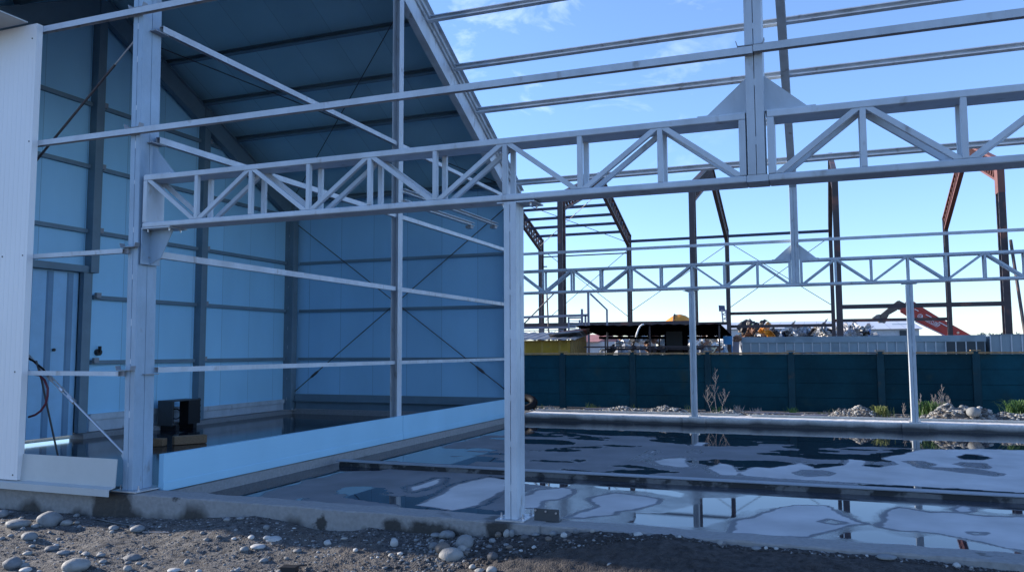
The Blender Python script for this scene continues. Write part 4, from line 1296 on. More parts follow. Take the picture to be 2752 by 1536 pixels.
b = MB(); corrugated(b, (xl, YS), (xr, YS), 0, zt, 0.55, 0.03, (0, -1)); b.build('front_wall', MAT['yellow'], sh)
yb_ = at(1573, 930, 0, xr).y
b = MB(); corrugated(b, (xr, YS), (xr, yb_), 0, zt, 0.22, 0.05, (1, 0))
b.prism([(xr - .01, YS, zt), (xr - .01, yb_, zt), (xr - .01, yb_, zt + 0.24)], (0.03, 0, 0)); b.build('side_wall', MAT['ochre'], sh)
b = MB()
n = 20
ra = [(xl - 0.1 + (xr - xl + 0.32) * k / n) for k in range(n + 1)]
for k in range(n):
    z0 = 0.035 * (k % 2); z1 = 0.035 * ((k + 1) % 2)
    A = (ra[k], YS - 0.25, zt + 0.0 + z0); B = (ra[k + 1], YS - 0.25, zt + 0.0 + z1)
    Cc = (ra[k + 1], yb_ + .2, zt + 0.26 + z1); Dd = (ra[k], yb_ + .2, zt + 0.26 + z0)
    b.prism([A, B, Cc, Dd], (0, 0, 0.02))
b.build('roof', MAT['roofgrey'], sh)
# loose sheets and a bundle lying on the shed roof
ls = thing('loose_roof_sheet', 'bent grey roofing sheets heaped on the right end of the shed roof', 'sheet')
for k in range(4):
    b = MB(); b.beam((xr - 0.8 + 0.1 * k, YS + 0.5 + 0.25 * k, zt + 0.13 + 0.04 * k), (xr + 0.20, YS + 0.6 + 0.3 * k, zt + 0.20 + 0.04 * k), 0.7, 0.025, (0, 0.2, 1))
    b.build('sheet', MAT['roofgrey'] if k != 2 else MAT['pink'], ls)

# canopy (open shelter) with black roof
YC0, YC1 = 17.5, 22.5
cp = thing('open_canopy', 'open shelter with a sagging black sheet roof on thin posts behind the fence', 'canopy')
fl, fr_ = at(1549, 877, 1, YC0), at(1937, 873, 1, YC0)
bl, br = at(1614, 903, 1, YC1), at(1967, 902, 1, YC1)
b = MB()
n = 26; mrow = 6
vs_ = []
for j in range(mrow + 1):
    for i in range(n + 1):
        u, v = i / n, j / mrow
        pA = fl.lerp(fr_, u); pB = bl.lerp(br, u); q_ = pA.lerp(pB, v)
        q_.z += 0.022 * (i % 2) + 0.03 * mnoise.noise((u * 6, v * 2, 1.7))
        vs_.append(q_)
w_ = n + 1
o_ = len(vs_)
vv = vs_ + [q_ + Vector((0, 0, 0.02)) for q_ in vs_]
ff = []
for j in range(mrow):
    for i in range(n):
        a = j * w_ + i
        ff += [(a, a + 1, a + w_ + 1, a + w_), (o_ + a, o_ + a + w_, o_ + a + w_ + 1, o_ + a + 1)]
for i in range(n):
    ff += [(i, o_ + i, o_ + i + 1, i + 1), (mrow * w_ + i, mrow * w_ + i + 1, o_ + mrow * w_ + i + 1, o_ + mrow * w_ + i)]
b._add(vv, ff)
b.build('roof', MAT['tarblack'], cp)
for px, yy in ((1747, YC0 + .1), (1934, YC0 + .1), (1627, YC1 - .1), (1773, YC1 - .1), (1960, YC1 - .1)):
    q_ = at(px, 940, 1, yy)
    v = (yy - YC0) / (YC1 - YC0)
    ztop = fl.z + (bl.z - fl.z) * v - 0.01
    b = MB(); b.box(q_.x - 0.022, q_.x + 0.022, yy - 0.022, yy + 0.022, 0, ztop); b.build('post', MAT['rustdark'], cp)
b = MB(); b.beam((bl.x, YC1 - .2, bl.z - 0.06), (br.x, YC1 - .2, br.z - 0.06), 0.08, 0.10); b.build('back_beam', MAT['tarblack'], cp)
b = MB(); b.beam((fl.x + .2, YC0 + .15, 1.60), (fr_.x, YC0 + .15, 1.60), 0.05, 0.045); b.build('rail', MAT['rustdark'], cp)
cb = thing('dark_cabinet', 'tall black cabinet standing under the open canopy', 'cabinet')
q0, q1 = at(1786, 900, 1, 19.0), at(1838, 900, 1, 19.0)
b = MB(); b.box(q0.x, q1.x, 19.0, 19.8, 0, at(1800, 877, 1, 19.0).z); b.build('body', MAT['tarblack'], cb)
b = MB(); b.box(q0.x + .05, q1.x - .05, 18.98, 19.0, 0.9, at(1800, 890, 1, 19.0).z); b.build('door', MAT['black'], cb)
bn = thing('work_bench', 'long dark bench cluttered with parts under the open canopy', 'bench')
q0, q1 = at(1630, 930, 1, 18.6), at(1900, 930, 1, 18.6)
b = MB(); b.box(q0.x, q1.x, 18.4, 19.0, 1.50, 1.57); b.build('top', MAT['rustdark'], bn)
for xx in (q0.x + .1, (q0.x + q1.x) / 2, q1.x - .1):
    b = MB(); b.box(xx - .05, xx + .05, 18.42, 18.9, 0, 1.5); b.build('leg', MAT['rustdark'], bn)
pp = thing('bent_pipe', 'white pipe bent over the front edge of the black canopy roof', 'pipe')
q = [at(1700 + a / 8.05, 800 + c / 8.05, 1, YC0 - 0.12) for a, c in ((70, 850), (95, 760), (125, 680), (165, 610), (205, 580), (240, 570))]
b = MB(); b.tube(q, 0.024, 8); b.build('tube', MAT['white'], pp, smooth=True)
# grey pipe gantry and railings left of the canopy
gn = thing('pipe_gantry', 'weathered grey pipe gantry with two long beams rising behind the shed', 'gantry')
YG = 20.5
def g_(a, c, yy=YG): return at(1400 + a / 8.05, 800 + c / 8.05, 1, yy)
for pts, w, h in (([(-700, 445), (1450, 372)], 0.06, 0.085), ([(-700, 665), (1180, 632)], 0.06, 0.075), ([(-700, 720), (900, 700)], 0.04, 0.03)):
    b = MB(); b.beam(g_(*pts[0]), g_(*pts[1]), w, h); b.build('beam', MAT['lavender'], gn)
for xx, ya, r in ((1455, -120, 0.035), (1320, 240, 0.035), (1395, 380, 0.03), (900, 700, 0.03)):
    t_ = g_(xx, ya); b = MB(); b.box(t_.x - r, t_.x + r, YG - r, YG + r, 0, t_.z); b.build('upright', MAT['lavender'], gn)
b = MB(); b.tube([g_(1500, -90), g_(1860, 255), Vector((g_(1860, 255).x, YG, 0))], 0.035, 8); b.build('bent_pipe', MAT['lavender'], gn)
b = MB(); b.tube([g_(-200, 830), g_(620, 0), g_(720, -100)], 0.025, 6); b.build('stay', MAT['rod'], gn)
b = MB(); b.tube([Vector((g_(600, 790).x, YG + .3, 0)), g_(600, 790, YG + .3), g_(565, 0, YG + .3), g_(560, -130, YG + .3)], 0.03, 6); b.build('stay', MAT['rod'], gn)
lv = thing('louvre_frame', 'small grey louvred frame standing behind the shed roof', 'louvre')
A, Bq = g_(1015, 430, 20.2), g_(1285, 610, 20.2)
b = MB(); b.box(A.x, A.x + .05, 20.18, 20.24, 0, A.z); b.box(Bq.x - .05, Bq.x, 20.18, 20.24, 0, A.z - .08); b.box(A.x, Bq.x + .05, 20.18, 20.24, A.z - .03, A.z + .02); b.build('frame', MAT['lavender'], lv)
b = MB()
for k in range(6): b.beam((A.x + .05, 20.2, A.z - .10 - k * .075), (Bq.x - .03, 20.2, A.z - .12 - k * .07), 0.03, 0.025)
b.build('slats', MAT['galv'], lv)

# containers / sheet bins
def ribbed_bin(name, x0, x1, y0, y1, h, band, pitch, label, dark=None, mat=None):
    t = thing(name, label, 'container')
    b = MB(); b.box(x0, x1, y0, y0 + 0.05, 0, h - band); b.box(x0, x1, y1 - 0.05, y1, 0, h); b.box(x0, x0 + .05, y0 + .05, y1 - .05, 0, h); b.box(x1 - .05, x1, y0 + .05, y1 - .05, 0, h)
    b.build('body', mat or MAT['container'], t)
    n = int((x1 - x0) / 0.4); bb = MB()
    for k in range(n):
        u0, u1 = x0 - .02 + (x1 - x0 + .04) * k / n, x0 - .02 + (x1 - x0 + .04) * (k + 1) / n
        d = 0.012 * mnoise.noise((u0, 2.2, h)); d2 = 0.012 * mnoise.noise((u1, 2.2, h))
        bb.prism([(u0, y0 - .03 + d, h - band), (u1, y0 - .03 + d2, h - band), (u1, y0 - .03 + d2, h + d2), (u0, y0 - .03 + d, h + d)], (0, 0.08, 0))
    bb.build('top_band', mat or MAT['container'], t)
    x = x0 + 0.02
    while x < x1 + 0.01:
        b = MB(); b.box(x - 0.016, x + 0.016, y0 - 0.035, y0 - 0.001, 0, h - band - 0.005); b.build('rib', MAT['rib'], t)
        x += pitch
    if dark:
        b = MB(); b.box(dark[0], dark[1], y0 - 0.012, y0 - 0.002, 0, h - band - 0.01); b.build('dark_panel', MAT['container_d'], t)
    return t


ribbed_bin('scrap_container', 4.48, 11.83, 22, 24.3, 1.93, 0.20, 0.283, 'long blue-grey ribbed scrap container behind the fence', dark=(10.75, 11.80))
ribbed_bin('scrap_container', 11.95, 18.5, 22, 24.3, 1.94, 0.02, 0.283, 'second ribbed container at the right edge behind the fence')
bs = thing('blue_board', 'bright blue sheet hung beside the container under the canopy edge', 'board')
A, Bq = at(1943, 903, 1, 21.0), at(1968, 925, 1, 21.0)
b = MB(); b.box(A.x, Bq.x, 21.0, 21.03, Bq.z, A.z); b.box(A.x, A.x + .03, 21.03, 21.06, 0, A.z); b.box(Bq.x - .03, Bq.x, 21.03, 21.06, 0, A.z); b.build('sheet', MAT['blue'], bs)
rp = thing('rusty_post', 'rusty post with a crumpled brown top left of the container', 'post')
A = at(1978, 925, 1, 21.5)
b = MB(); b.box(A.x - .09, A.x + .09, 21.4, 21.6, 0, at(1978, 918, 1, 21.5).z); b.build('shaft', MAT['lavender'], rp)


def ico(sub=1):
    bm = bmesh.new(); bmesh.ops.create_icosphere(bm, subdivisions=sub, radius=1.0)
    v = [tuple(x.co) for x in bm.verts]; f = [tuple(q.index for q in p_.verts) for p_ in bm.faces]
    bm.free(); return np.array(v), f


I1, I2, I3 = ico(1), ico(2), ico(3)


def lump(b, c, r, seed, src=None, amp=0.3, fr=1.3, rot=0.0):
    v, f = src or I2
    q = []
    cr, sr = math.cos(rot), math.sin(rot)
    for x, y, z in v:
        k = 1 + amp * mnoise.noise((x * fr + seed, y * fr, z * fr)) + amp * .4 * mnoise.noise((x * fr * 3 + seed, y * fr * 3, z * fr * 3))
        X, Y, Z = x * k * r[0], y * k * r[1], z * k * r[2]
        q.append((c[0] + X * cr - Y * sr, c[1] + X * sr + Y * cr, c[2] + Z))
    b._add(q, f)


b = MB(); lump(b, (A.x + 0.02, 21.5, at(1978, 910, 1, 21.5).z), (0.16, 0.12, 0.13), 3.3, I2, 0.5, 2.0); b.build('crumpled_top', SCRAP[3], rp)

# scrap: crumpled panels and car parts, each one its own thing
rs = random.Random(21)
SCL = ['silver crumpled panel', 'white crumpled panel', 'black crumpled part', 'rusty crumpled part', 'blue crumpled panel', 'grey crumpled part', 'cream crumpled panel', 'tan crumpled panel']


def crumple(c, size, kind, grp, where, label=None, seed=None, flat=None):
    s = seed if seed is not None else rs.random() * 100
    n = 9
    b = MB()
    ax = Vector((rs.uniform(-1, 1), rs.uniform(-1, 1), rs.uniform(0.1, 1))).normalized()
    a1 = ax.orthogonal().normalized(); a2 = ax.cross(a1)
    wx, wy = size * rs.uniform(.7, 1.2), size * rs.uniform(.4, .8)
    top = []
    for j in range(n):
        for i in range(n):
            u, v = i / (n - 1) - .5, j / (n - 1) - .5
            hh = size * (0.30 * mnoise.noise((u * 2.3 + s, v * 2.3, s)) + 0.12 * mnoise.noise((u * 6 + s, v * 6, s)) + 0.35 * (0.25 - u * u) )
            top.append(Vector(c) + a1 * u * wx + a2 * v * wy + ax * hh)
    bot = [q - ax * 0.05 for q in top]
    N = n * n
    f = []
    for j in range(n - 1):
        for i in range(n - 1):
            a = j * n + i
            f += [(a, a + 1, a + n + 1, a + n), (N + a, N + a + n, N + a + n + 1, N + a + 1)]
    for i in range(n - 1):
        f += [(i, N + i, N + i + 1, i + 1), ((n - 1) * n + i, (n - 1) * n + i + 1, N + (n - 1) * n + i + 1, N + (n - 1) * n + i),
              (i * n, (i + 1) * n, N + (i + 1) * n, N + i * n), (i * n + n - 1, N + i * n + n - 1, N + (i + 1) * n + n - 1, (i + 1) * n + n - 1)]
    b._add(top + bot, f)
    o = b.build('scrap_piece', SCRAP[kind])
    tag(o, label or (SCL[kind] + ' ' + where), 'scrap', grp)
    return o


YH = 50.0
hp0, hp1 = at(2000, 900, 1, YH).x, at(2255, 900, 1, YH).x
for k in range(150):
    u = rs.random()
    px = 1995 + u * 330
    top = 880 + 12 * abs(math.sin(u * 7)) + rs.uniform(-3, 6) - (12 if u < .15 else 0)
    if px > 2180: top += 4
    py = rs.uniform(top, 908)
    c = at(px, py, 1, YH + rs.uniform(-1.0, 2.0))
    kd = rs.choice([0, 0, 0, 0, 1, 1, 2, 2, 5, 5, 4] if u > .15 else [2, 3, 5, 7, 2])
    crumple(c, rs.uniform(0.6, 1.25), kd, 'scrap on the heap behind the container', 'on the heap behind the long container')
crumple(at(2061, 897, 1, YH - 1.6), 1.0, 0, 'scrap on the heap behind the container', '', 'bright orange car panel on the scrap heap')
bpy.data.objects[-1] if False else None
o = [x for x in COL.objects if x.get('label') == 'bright orange car panel on the scrap heap'][0]
o.data.materials[0] = MAT['orange']
crumple(at(2061, 878, 1, YH - 1.4), 0.9, 6, 'scrap on the heap behind the container', '', 'cream car part above the orange panel on the scrap heap')
crumple(at(2045, 872, 1, YH - 1.2), 0.95, 2, 'scrap on the heap behind the container', '', 'black tangled part crowning the left end of the scrap heap')
crumple(at(2205, 880, 1, YH - 1.2), 1.2, 5, 'scrap on the heap behind the container', '', 'grey upright torn panel right of the two dark columns')
b = MB()
for k in range(40):
    u = (k + .5) / 40
    lump(b, (hp0 - 1 + (hp1 - hp0 + 3.5) * u, YH + 2.5, 0.8), (0.8, 1.4, 1.45 + 0.3 * math.sin(u * 9)), k * 1.7, I2, 0.4, 1.5)
tag(b.build('scrap_mound', SCRAP[5]), kind='stuff')
# scrap under the canopy, seen through it
for k in range(48):
    px = rs.uniform(1650, 1940); py = rs.uniform(904, 930)
    c = at(px, py, 1, rs.uniform(25, 28))
    crumple(c, rs.uniform(0.3, 0.7), rs.choice([1, 0, 0, 7, 5, 5, 2, 3]), 'scrap seen through the canopy', 'stacked behind the open canopy')
for k in range(16):
    px = rs.uniform(1605, 1965); c = at(px, rs.uniform(936, 944), 1, rs.uniform(18, 21))
    crumple(c, rs.uniform(0.2, 0.4), rs.choice([1, 6, 2, 2, 3, 5]), 'small scrap under the canopy', 'on the bench under the canopy roof')
b = MB()
for k in range(16):
    q_ = at(1640 + k * 20, 940, 1, 28.5); lump(b, (q_.x, 28.5, 0.7), (0.6, 0.8, 0.95), k * 2.1, I2, 0.4, 1.5)
tag(b.build('scrap_mound', SCRAP[5]), kind='stuff')

# excavator
ex = thing('excavator', 'red excavator boom with white lettering reaching over the scrap heap', 'excavator')
YE = 54.0
def e_(a, c, yy=YE): return at(2330 + a / 8.587, 780 + c / 8.587, 1, yy)
boom = [(790, 490), (1130, 690), (1690, 960), (1800, 1045), (2240, 1100), (2000, 880), (1890, 820), (1480, 600), (1190, 440), (1090, 400), (860, 330), (780, 420)]
b = MB(); b.prism([e_(*q_) for q_ in boom], (0, 0.9, 0)); b.build('boom', MAT['red'], ex, bevel=0.04)
b = MB(); b.prism([e_(*q_) for q_ in ((1100, 262), (1265, 375), (1640, 605), (2050, 830), (2410, 1030), (2420, 1100), (2150, 1040), (1905, 862), (1600, 680), (1280, 500), (1095, 405), (900, 320), (890, 270), (960, 210))], (0, 0.5, 0)); b.build('boom_cylinder', MAT['red'], ex, bevel=0.05)
for pa, pb in (((1100, 430), (1190, 476)), ((1358, 555), (1490, 620)), ((1660, 725), (1890, 850))):  # white bars stand in for slits of bright sky along the boom
    b = MB(); b.beam(e_(*pa, YE - .05), e_(*pb, YE - .05), 0.05, 0.05); b.build('sky_slit', MAT['white'], ex)
b = MB(); b.prism([e_(*q_) for q_ in ((895, 300), (770, 245), (755, 230), (700, 238), (600, 315), (310, 555), (298, 650), (470, 640), (510, 560), (690, 460), (715, 430), (760, 445), (890, 385))], (0, 0.6, 0)); b.build('stick', MAT['arm'], ex, bevel=0.03)
b = MB(); b.prism([e_(*q_) for q_ in ((120, 625), (165, 600), (215, 560), (300, 545), (300, 640), (400, 670), (440, 720), (415, 755), (365, 740), (280, 745), (235, 670), (160, 655))], (0, 0.7, 0)); b.build('grab', MAT['clay'], ex, bevel=0.03)
b = MB(); b.tube([e_(1110, 715, YE - .1), e_(1790, 1040, YE - .1)], 0.035, 8); b.build('hose_run', MAT['galv'], ex)
b = MB(); A = e_(2100, 975, YE - .06); b.beam(A - Vector((.05, 0, .05)), A + Vector((.05, 0, .05)), 0.1, 0.13); b.build('pin_cap', SCRAP[6], ex)
# body, cab and tracks, mostly behind the container
bx = e_(2150, 1040)
b = MB(); b.prism([(bx.x - 1.2, YE - .9, 1.15), (bx.x + 3.3, YE - .9, 1.15), (bx.x + 3.3, YE - .9, 1.9), (bx.x + 2.8, YE - .9, 2.05), (bx.x - 1.2, YE - .9, 2.05)], (0, 2.6, 0)); b.build('house', MAT['red'], ex, bevel=0.08)
for yy in (YE - 1.1, YE + 1.3):
    b = MB(); b.prism([(bx.x - 1.4, yy, .1), (bx.x - 1.1, yy, 0), (bx.x + 2.6, yy, 0), (bx.x + 2.9, yy, .1), (bx.x + 3.1, yy, .5), (bx.x + 2.8, yy, .95), (bx.x - 1.3, yy, .95), (bx.x - 1.6, yy, .5)], (0, 0.55, 0)); b.build('track', MAT['black'], ex, bevel=0.05)


def text_mesh(txt, name, mat, parent, loc, size, direc, up, label=None):
    cu = bpy.data.curves.new(name, 'FONT'); cu.body = txt; cu.size = size; cu.extrude = 0.01
    cu.space_character = 0.95
    to = bpy.data.objects.new(name + '_tmp', cu); COL.objects.link(to)
    bpy.context.view_layer.update()
    me = bpy.data.meshes.new_from_object(to.evaluated_get(bpy.context.evaluated_depsgraph_get()))
    bpy.data.objects.remove(to)
    d = Vector(direc).normalized(); nrm = d.cross(Vector(up)).normalized(); u = nrm.cross(d)
    mat4 = Matrix((d, u, nrm)).transposed().to_4x4(); mat4.translation = loc
    me.transform(mat4)
    me.materials.clear(); me.materials.append(mat)
    o = bpy.data.objects.new(name, me); COL.objects.link(o); o.parent = parent
    return o


A, Bq = e_(1310, 690, YE - .03), e_(1660, 838, YE - .03)
dv = Bq - A
t_ = text_mesh('ROM CLEBEF', 'lettering', MAT['white'], ex, A, 0.33, dv, (0, 0, 1))
wid = max((Vector(v.co) - A).dot(dv.normalized()) for v in t_.data.vertices)
sc_ = dv.length / wid
dn = dv.normalized()
for v in t_.data.vertices:
    rel = v.co - A; a_ = rel.dot(dn); v.co = A + (rel - dn * a_) + dn * a_ * sc_
b = MB()
Cc = e_(1228, 597, YE - .02)
ring = [Cc + Vector((0.145 * math.cos(a), 0, 0.145 * math.sin(a))) for a in np.linspace(0, 2 * math.pi, 25)]
b.tube(ring, 0.018, 5)
b.tube([Cc + Vector((0.075 * math.cos(a), 0, 0.075 * math.sin(a))) for a in np.linspace(0.5, 2 * math.pi - .2, 18)], 0.016, 5)
b.tube([Cc + Vector((0.075, 0, -0.012)), Cc + Vector((0.02, 0, -0.012))], 0.016, 5)
b.tube([e_(1275, 560, YE - .02), e_(1255, 650, YE - .02)], 0.016, 5)
b.tube([e_(1255, 650, YE - .02), e_(1610, 842, YE - .02), e_(1690, 790, YE - .02)], 0.014, 5)
b.build('emblem', MAT['white'], ex)

# orange mixer drum, lattice mast, far buildings and trees
dm = thing('mixer_drum', 'orange round mixer drum showing above the black canopy', 'mixer')
YD_ = 40.0
q_ = at(1824, 861, 1, YD_)
b = MB(); prof = [(-0.95, 0.25), (-0.7, 0.55), (-0.25, 0.95), (0.1, 1.0), (0.45, 0.85), (0.75, 0.55)]
n = 20
vs_ = []; ff = []
for i, (xx, r) in enumerate(prof):
    for k in range(n):
        a = 2 * math.pi * k / n; vs_.append((q_.x + xx * 0.9, q_.y + r * .55 * math.cos(a), q_.z - 0.25 + r * 0.62 * math.sin(a) ))
for i in range(len(prof) - 1):
    for k in range(n): ff.append((i * n + k, i * n + (k + 1) % n, (i + 1) * n + (k + 1) % n, (i + 1) * n + k))
ff += [tuple(range(n)), tuple(range((len(prof) - 1) * n, len(prof) * n))]
b._add(vs_, ff); b.build('drum', MAT['orange'], dm, smooth=True)
b = MB(); b.tube([(q_.x - .22, q_.y + .56 * math.cos(a), q_.z - .25 + .62 * math.sin(a)) for a in np.linspace(0, 6.283, 25)], 0.035, 6); b.build('band', MAT['rustdark'], dm)
b = MB(); b.box(q_.x - .5, q_.x + .5, q_.y - .3, q_.y + .3, 0, q_.z - .7); b.build('frame', MAT['rustdark'], dm)
lm = thing('lattice_mast', 'leaning pale lattice mast far off above the canopy', 'mast')
YM = 90.0
A, Bq = at(1958, 880, 1, YM), at(1945, 832, 1, YM)
b = MB()
w = 0.55
for s in (-.5, .5):
    b.beam(A + Vector((s * w, 0, -4)), Bq + Vector((s * w * .8, 0, 0)), 0.16, 0.16)
for k in range(8):
    u0, u1 = A.lerp(Bq, k / 8), A.lerp(Bq, (k + 1) / 8)
    s = .5 if k % 2 else -.5
    b.beam(u0 + Vector((s * w, 0, 0)), u1 + Vector((-s * w, 0, 0)), 0.1, 0.1)
b.build('lattice', MAT['lavender'], lm)
b = MB(); A2 = Bq + Vector((-.2, 0, .2)); b.prism([A2 + Vector((-.35, 0, -.35)), A2 + Vector((.35, 0, -.40)), A2 + Vector((.28, 0, .3)), A2 + Vector((-.38, 0, .35))], (0, .5, 0)); b.build('head', MAT['frameblue'], lm)


def warehouse(label, px0, px1, ytop, yeave, Y, depth, mat_r, mat_w):
    t = thing('warehouse', label, 'building')
    a, c = at(px0, yeave, 1, Y), at(px1, yeave, 1, Y)
    zr = at((px0 + px1) / 2, ytop, 1, Y + depth / 2).z
    ze = a.z
    b = MB(); b.box(a.x, c.x, Y, Y + depth, 0, ze - 0.05); b.build('wall', mat_w, t)
    b = MB()
    b.prism([(a.x - .3, Y - .4, ze - .05), (a.x - .3, Y + depth / 2, zr), (a.x - .3, Y + depth + .4, ze - .05)], (c.x - a.x + .6, 0, 0)); b.build('roof', mat_r, t)
    return t, a, c, ze


warehouse('long pale warehouse roof behind the left of the scrap heap', 1850, 2245, 865, 884, 75, 22, MAT['warehouse'], MAT['warehouse2'])
t_, a_, c_, ze_ = warehouse('white warehouse with a skylight behind the excavator', 2225, 2470, 862, 884, 70, 20, MAT['warehouse'], MAT['warehouse2'])
sk = at(2423, 872, 1, 75)
b = MB(); zz = ze_ + (75 - 69.6) / 10.4 * (at(2347, 862, 1, 80).z - ze_)
b.beam((sk.x - .8, 74.4, zz - .2 + .05), (sk.x + 1.0, 74.4, zz - .2 + .05), 1.6, 0.12, (0, -0.15, 1)); b.build('skylight', MAT['container'], t_)
b = MB(); b.box(at(2418, 890, 1, 69.9).x, at(2436, 890, 1, 69.9).x, 69.85, 69.99, 0, ze_ - .2); b.build('door', MAT['container_d'], t_)
hs_ = thing('house', 'white house with a faded red tiled roof seen left under the canopy', 'house')
YHs = 36.0
a_, c_ = at(1560, 922, 1, YHs), at(1660, 922, 1, YHs)
zr = at(1590, 898, 1, YHs + 2).z; ze = at(1590, 918, 1, YHs).z
b = MB(); b.box(a_.x, c_.x, YHs, YHs + 5, 0, ze); b.build('wall', MAT['house'], hs_)
b = MB(); b.prism([(a_.x - .3, YHs - .3, ze), (a_.x - .3, YHs + 2.5, zr), (a_.x - .3, YHs + 5.3, ze)], ((at(1612, 920, 1, YHs).x - a_.x + .3), 0, 0)); b.build('roof', MAT['pink'], hs_)
hs2 = thing('house', 'pale grey house with a dark window right of the red roof', 'house')
a_, c_ = at(1615, 922, 1, 40), at(1720, 922, 1, 40)
zr = at(1640, 905, 1, 42).z; ze = at(1640, 915, 1, 40).z
b = MB(); b.box(a_.x, c_.x, 40, 45, 0, ze); b.build('wall', MAT['house'], hs2)
b = MB(); b.prism([(a_.x - .2, 39.7, ze), (a_.x - .2, 42.5, zr), (a_.x - .2, 45.3, ze)], (c_.x - a_.x + .4, 0, 0)); b.build('roof', MAT['roofgrey'], hs2)
b = MB(); q_ = at(1648, 921, 1, 39.97); b.box(q_.x - .35, q_.x + .35, 39.96, 39.99, q_.z - .3, q_.z + .15); b.build('window', MAT['black'], hs2)


def crown(b, c, r, n, leaf, seed):
    rr = random.Random(seed)
    cl = [(Vector((rr.gauss(0, .45) * r[0], rr.gauss(0, .45) * r[1], rr.gauss(0, .4) * r[2])), rr.uniform(.25, .5)) for _ in range(12)]
    for _ in range(n):
        cc, s = rr.choice(cl)
        d = Vector((rr.gauss(0, 1), rr.gauss(0, 1), rr.gauss(0, 1))).normalized() * (rr.random() ** .4)
        p_ = Vector(c) + cc + Vector((d.x * r[0] * s, d.y * r[1] * s, d.z * r[2] * s))
        a1 = Vector((rr.uniform(-1, 1), rr.uniform(-1, 1), rr.uniform(-1, 1))).normalized(); a2 = a1.orthogonal().normalized()
        l = leaf * rr.uniform(.6, 1.3)
        b.quad(p_ - a1 * l, p_ + a2 * l * .5, p_ + a1 * l, p_ - a2 * l * .5)


def tree(name, label, c, r, n, leaf, mat, seed, group=None):
    t = thing(name, label, 'tree' if name == 'tree' else 'bush', group)
    b = MB(); crown(b, c, r, n, leaf, seed); b.build('crown', mat, t, fix=False)
    b = MB()
    z0 = 0
    b.tube([(c[0], c[1], z0), (c[0] + .1, c[1], c[2] * .6), (c[0], c[1], c[2])], [r[0] * .08, r[0] * .06, r[0] * .03], 7)
    for k in range(4):
        a = k * 1.6 + seed
        b.tube([(c[0], c[1], c[2] * .65), (c[0] + math.cos(a) * r[0] * .5, c[1] + math.sin(a) * r[1] * .5, c[2] + r[2] * .3)], [r[0] * .04, r[0] * .015], 5)
    b.build('trunk', MAT['bark'], t)
    return t


q_ = at(2018, 880, 1, 57)
tree('bush', 'light green bushy tree behind the left end of the scrap heap', (q_.x, 57, q_.z - .3), (1.0, 1.0, 0.75), 900, 0.11, MAT['leaf'], 3)
q_ = at(2055, 888, 1, 59)
tree('bush', 'low green bush spreading behind the orange scrap panel', (q_.x, 59, q_.z - .2), (2.2, 1.2, 0.45), 700, 0.12, MAT['leaf'], 4)
for k, px in enumerate((2655, 2680, 2715, 2745, 2780)):
    q_ = at(px, 893 - 3 * (k % 2), 1, 150)
    tree('tree', 'far low tree on the right horizon above the second container', (q_.x, 150, q_.z - 1.3), (3.4, 2.0, 1.3), 420, 0.3, MAT['leaf_haze'], 10 + k, 'far trees on the right horizon')
for k, px in enumerate((1440, 1455, 1475, 1492)):
    q_ = at(px, 893, 1, 44)
    b = MB(); rr = random.Random(k)
    for j in range(7):
        b.tube([(q_.x, 44, 0), (q_.x + rr.uniform(-.3, .3), 44, q_.z - .4), (q_.x + rr.uniform(-.6, .6), 44 + rr.uniform(-.3, .3), q_.z + rr.uniform(-.1, .3))], [.03, .02, .008], 5)
    t = thing('bare_shrub', 'leafless shrub twigs above the shed roof', 'shrub', 'bare twigs above the shed'); b.build('twigs', MAT['bark'], t)

# ==================================================================
#  STRIP between far kerb and fence: gravel heaps, weeds, tyre
# ==================================================================
def pebbles(b, pts, src, seed=0):
    """many small stones in one mesh (numpy)"""
    v, f = src
    rr = np.random.RandomState(seed)
    V, F = [], []
    nv = len(v)
    for i, (x, y, z, r) in enumerate(pts):
        s = r * rr.uniform(.65, 1.25, 3); s[2] *= .62
        a = rr.uniform(0, 6.28); c_, s_ = math.cos(a), math.sin(a)
        q = v * (1 + rr.uniform(-.16, .16, (nv, 1))) * s
        X = q[:, 0] * c_ - q[:, 1] * s_ + x; Y = q[:, 0] * s_ + q[:, 1] * c_ + y; Z = q[:, 2] + z
        V.append(np.stack([X, Y, Z], 1)); F.append(np.array(f) + i * nv)
    V = np.concatenate(V); F = np.concatenate(F)
    b.v = [tuple(q) for q in V.tolist()]; b.f = [tuple(q) for q in F.tolist()]
    cols = rr.randint(0, 5, len(pts))
    b.mi = np.repeat(cols, len(f)).tolist()


GRIT = [mk('grit', c, 0.85, 0, 0.2, 20) for c in [(0.10, 0.10, 0.10), (0.065, 0.063, 0.062), (0.15, 0.148, 0.145), (0.030, 0.027, 0.026), (0.26, 0.26, 0.255)]]
PEBM = [STONES[0], STONES[1], STONES[2], STONES[3], STONES[4]]
rg = np.random.RandomState(3)
pts = []
for _ in range(4200):
    x, y = rg.uniform(-0.2, 13.5), 12.42 + 1.5 * rg.rand()
    r = 0.012 + 0.03 * rg.rand() ** 3
    if mnoise.noise((x * .9, y * 1.5, 8.0)) < -0.12 and rg.rand() < .8: continue
    pts.append((x, y, zg(x, y) + r * .2, r))
b = MB(); pebbles(b, pts, I1, 1)
tag(b.build('gravel', PEBM, fix=False, smooth=True), kind='stuff')


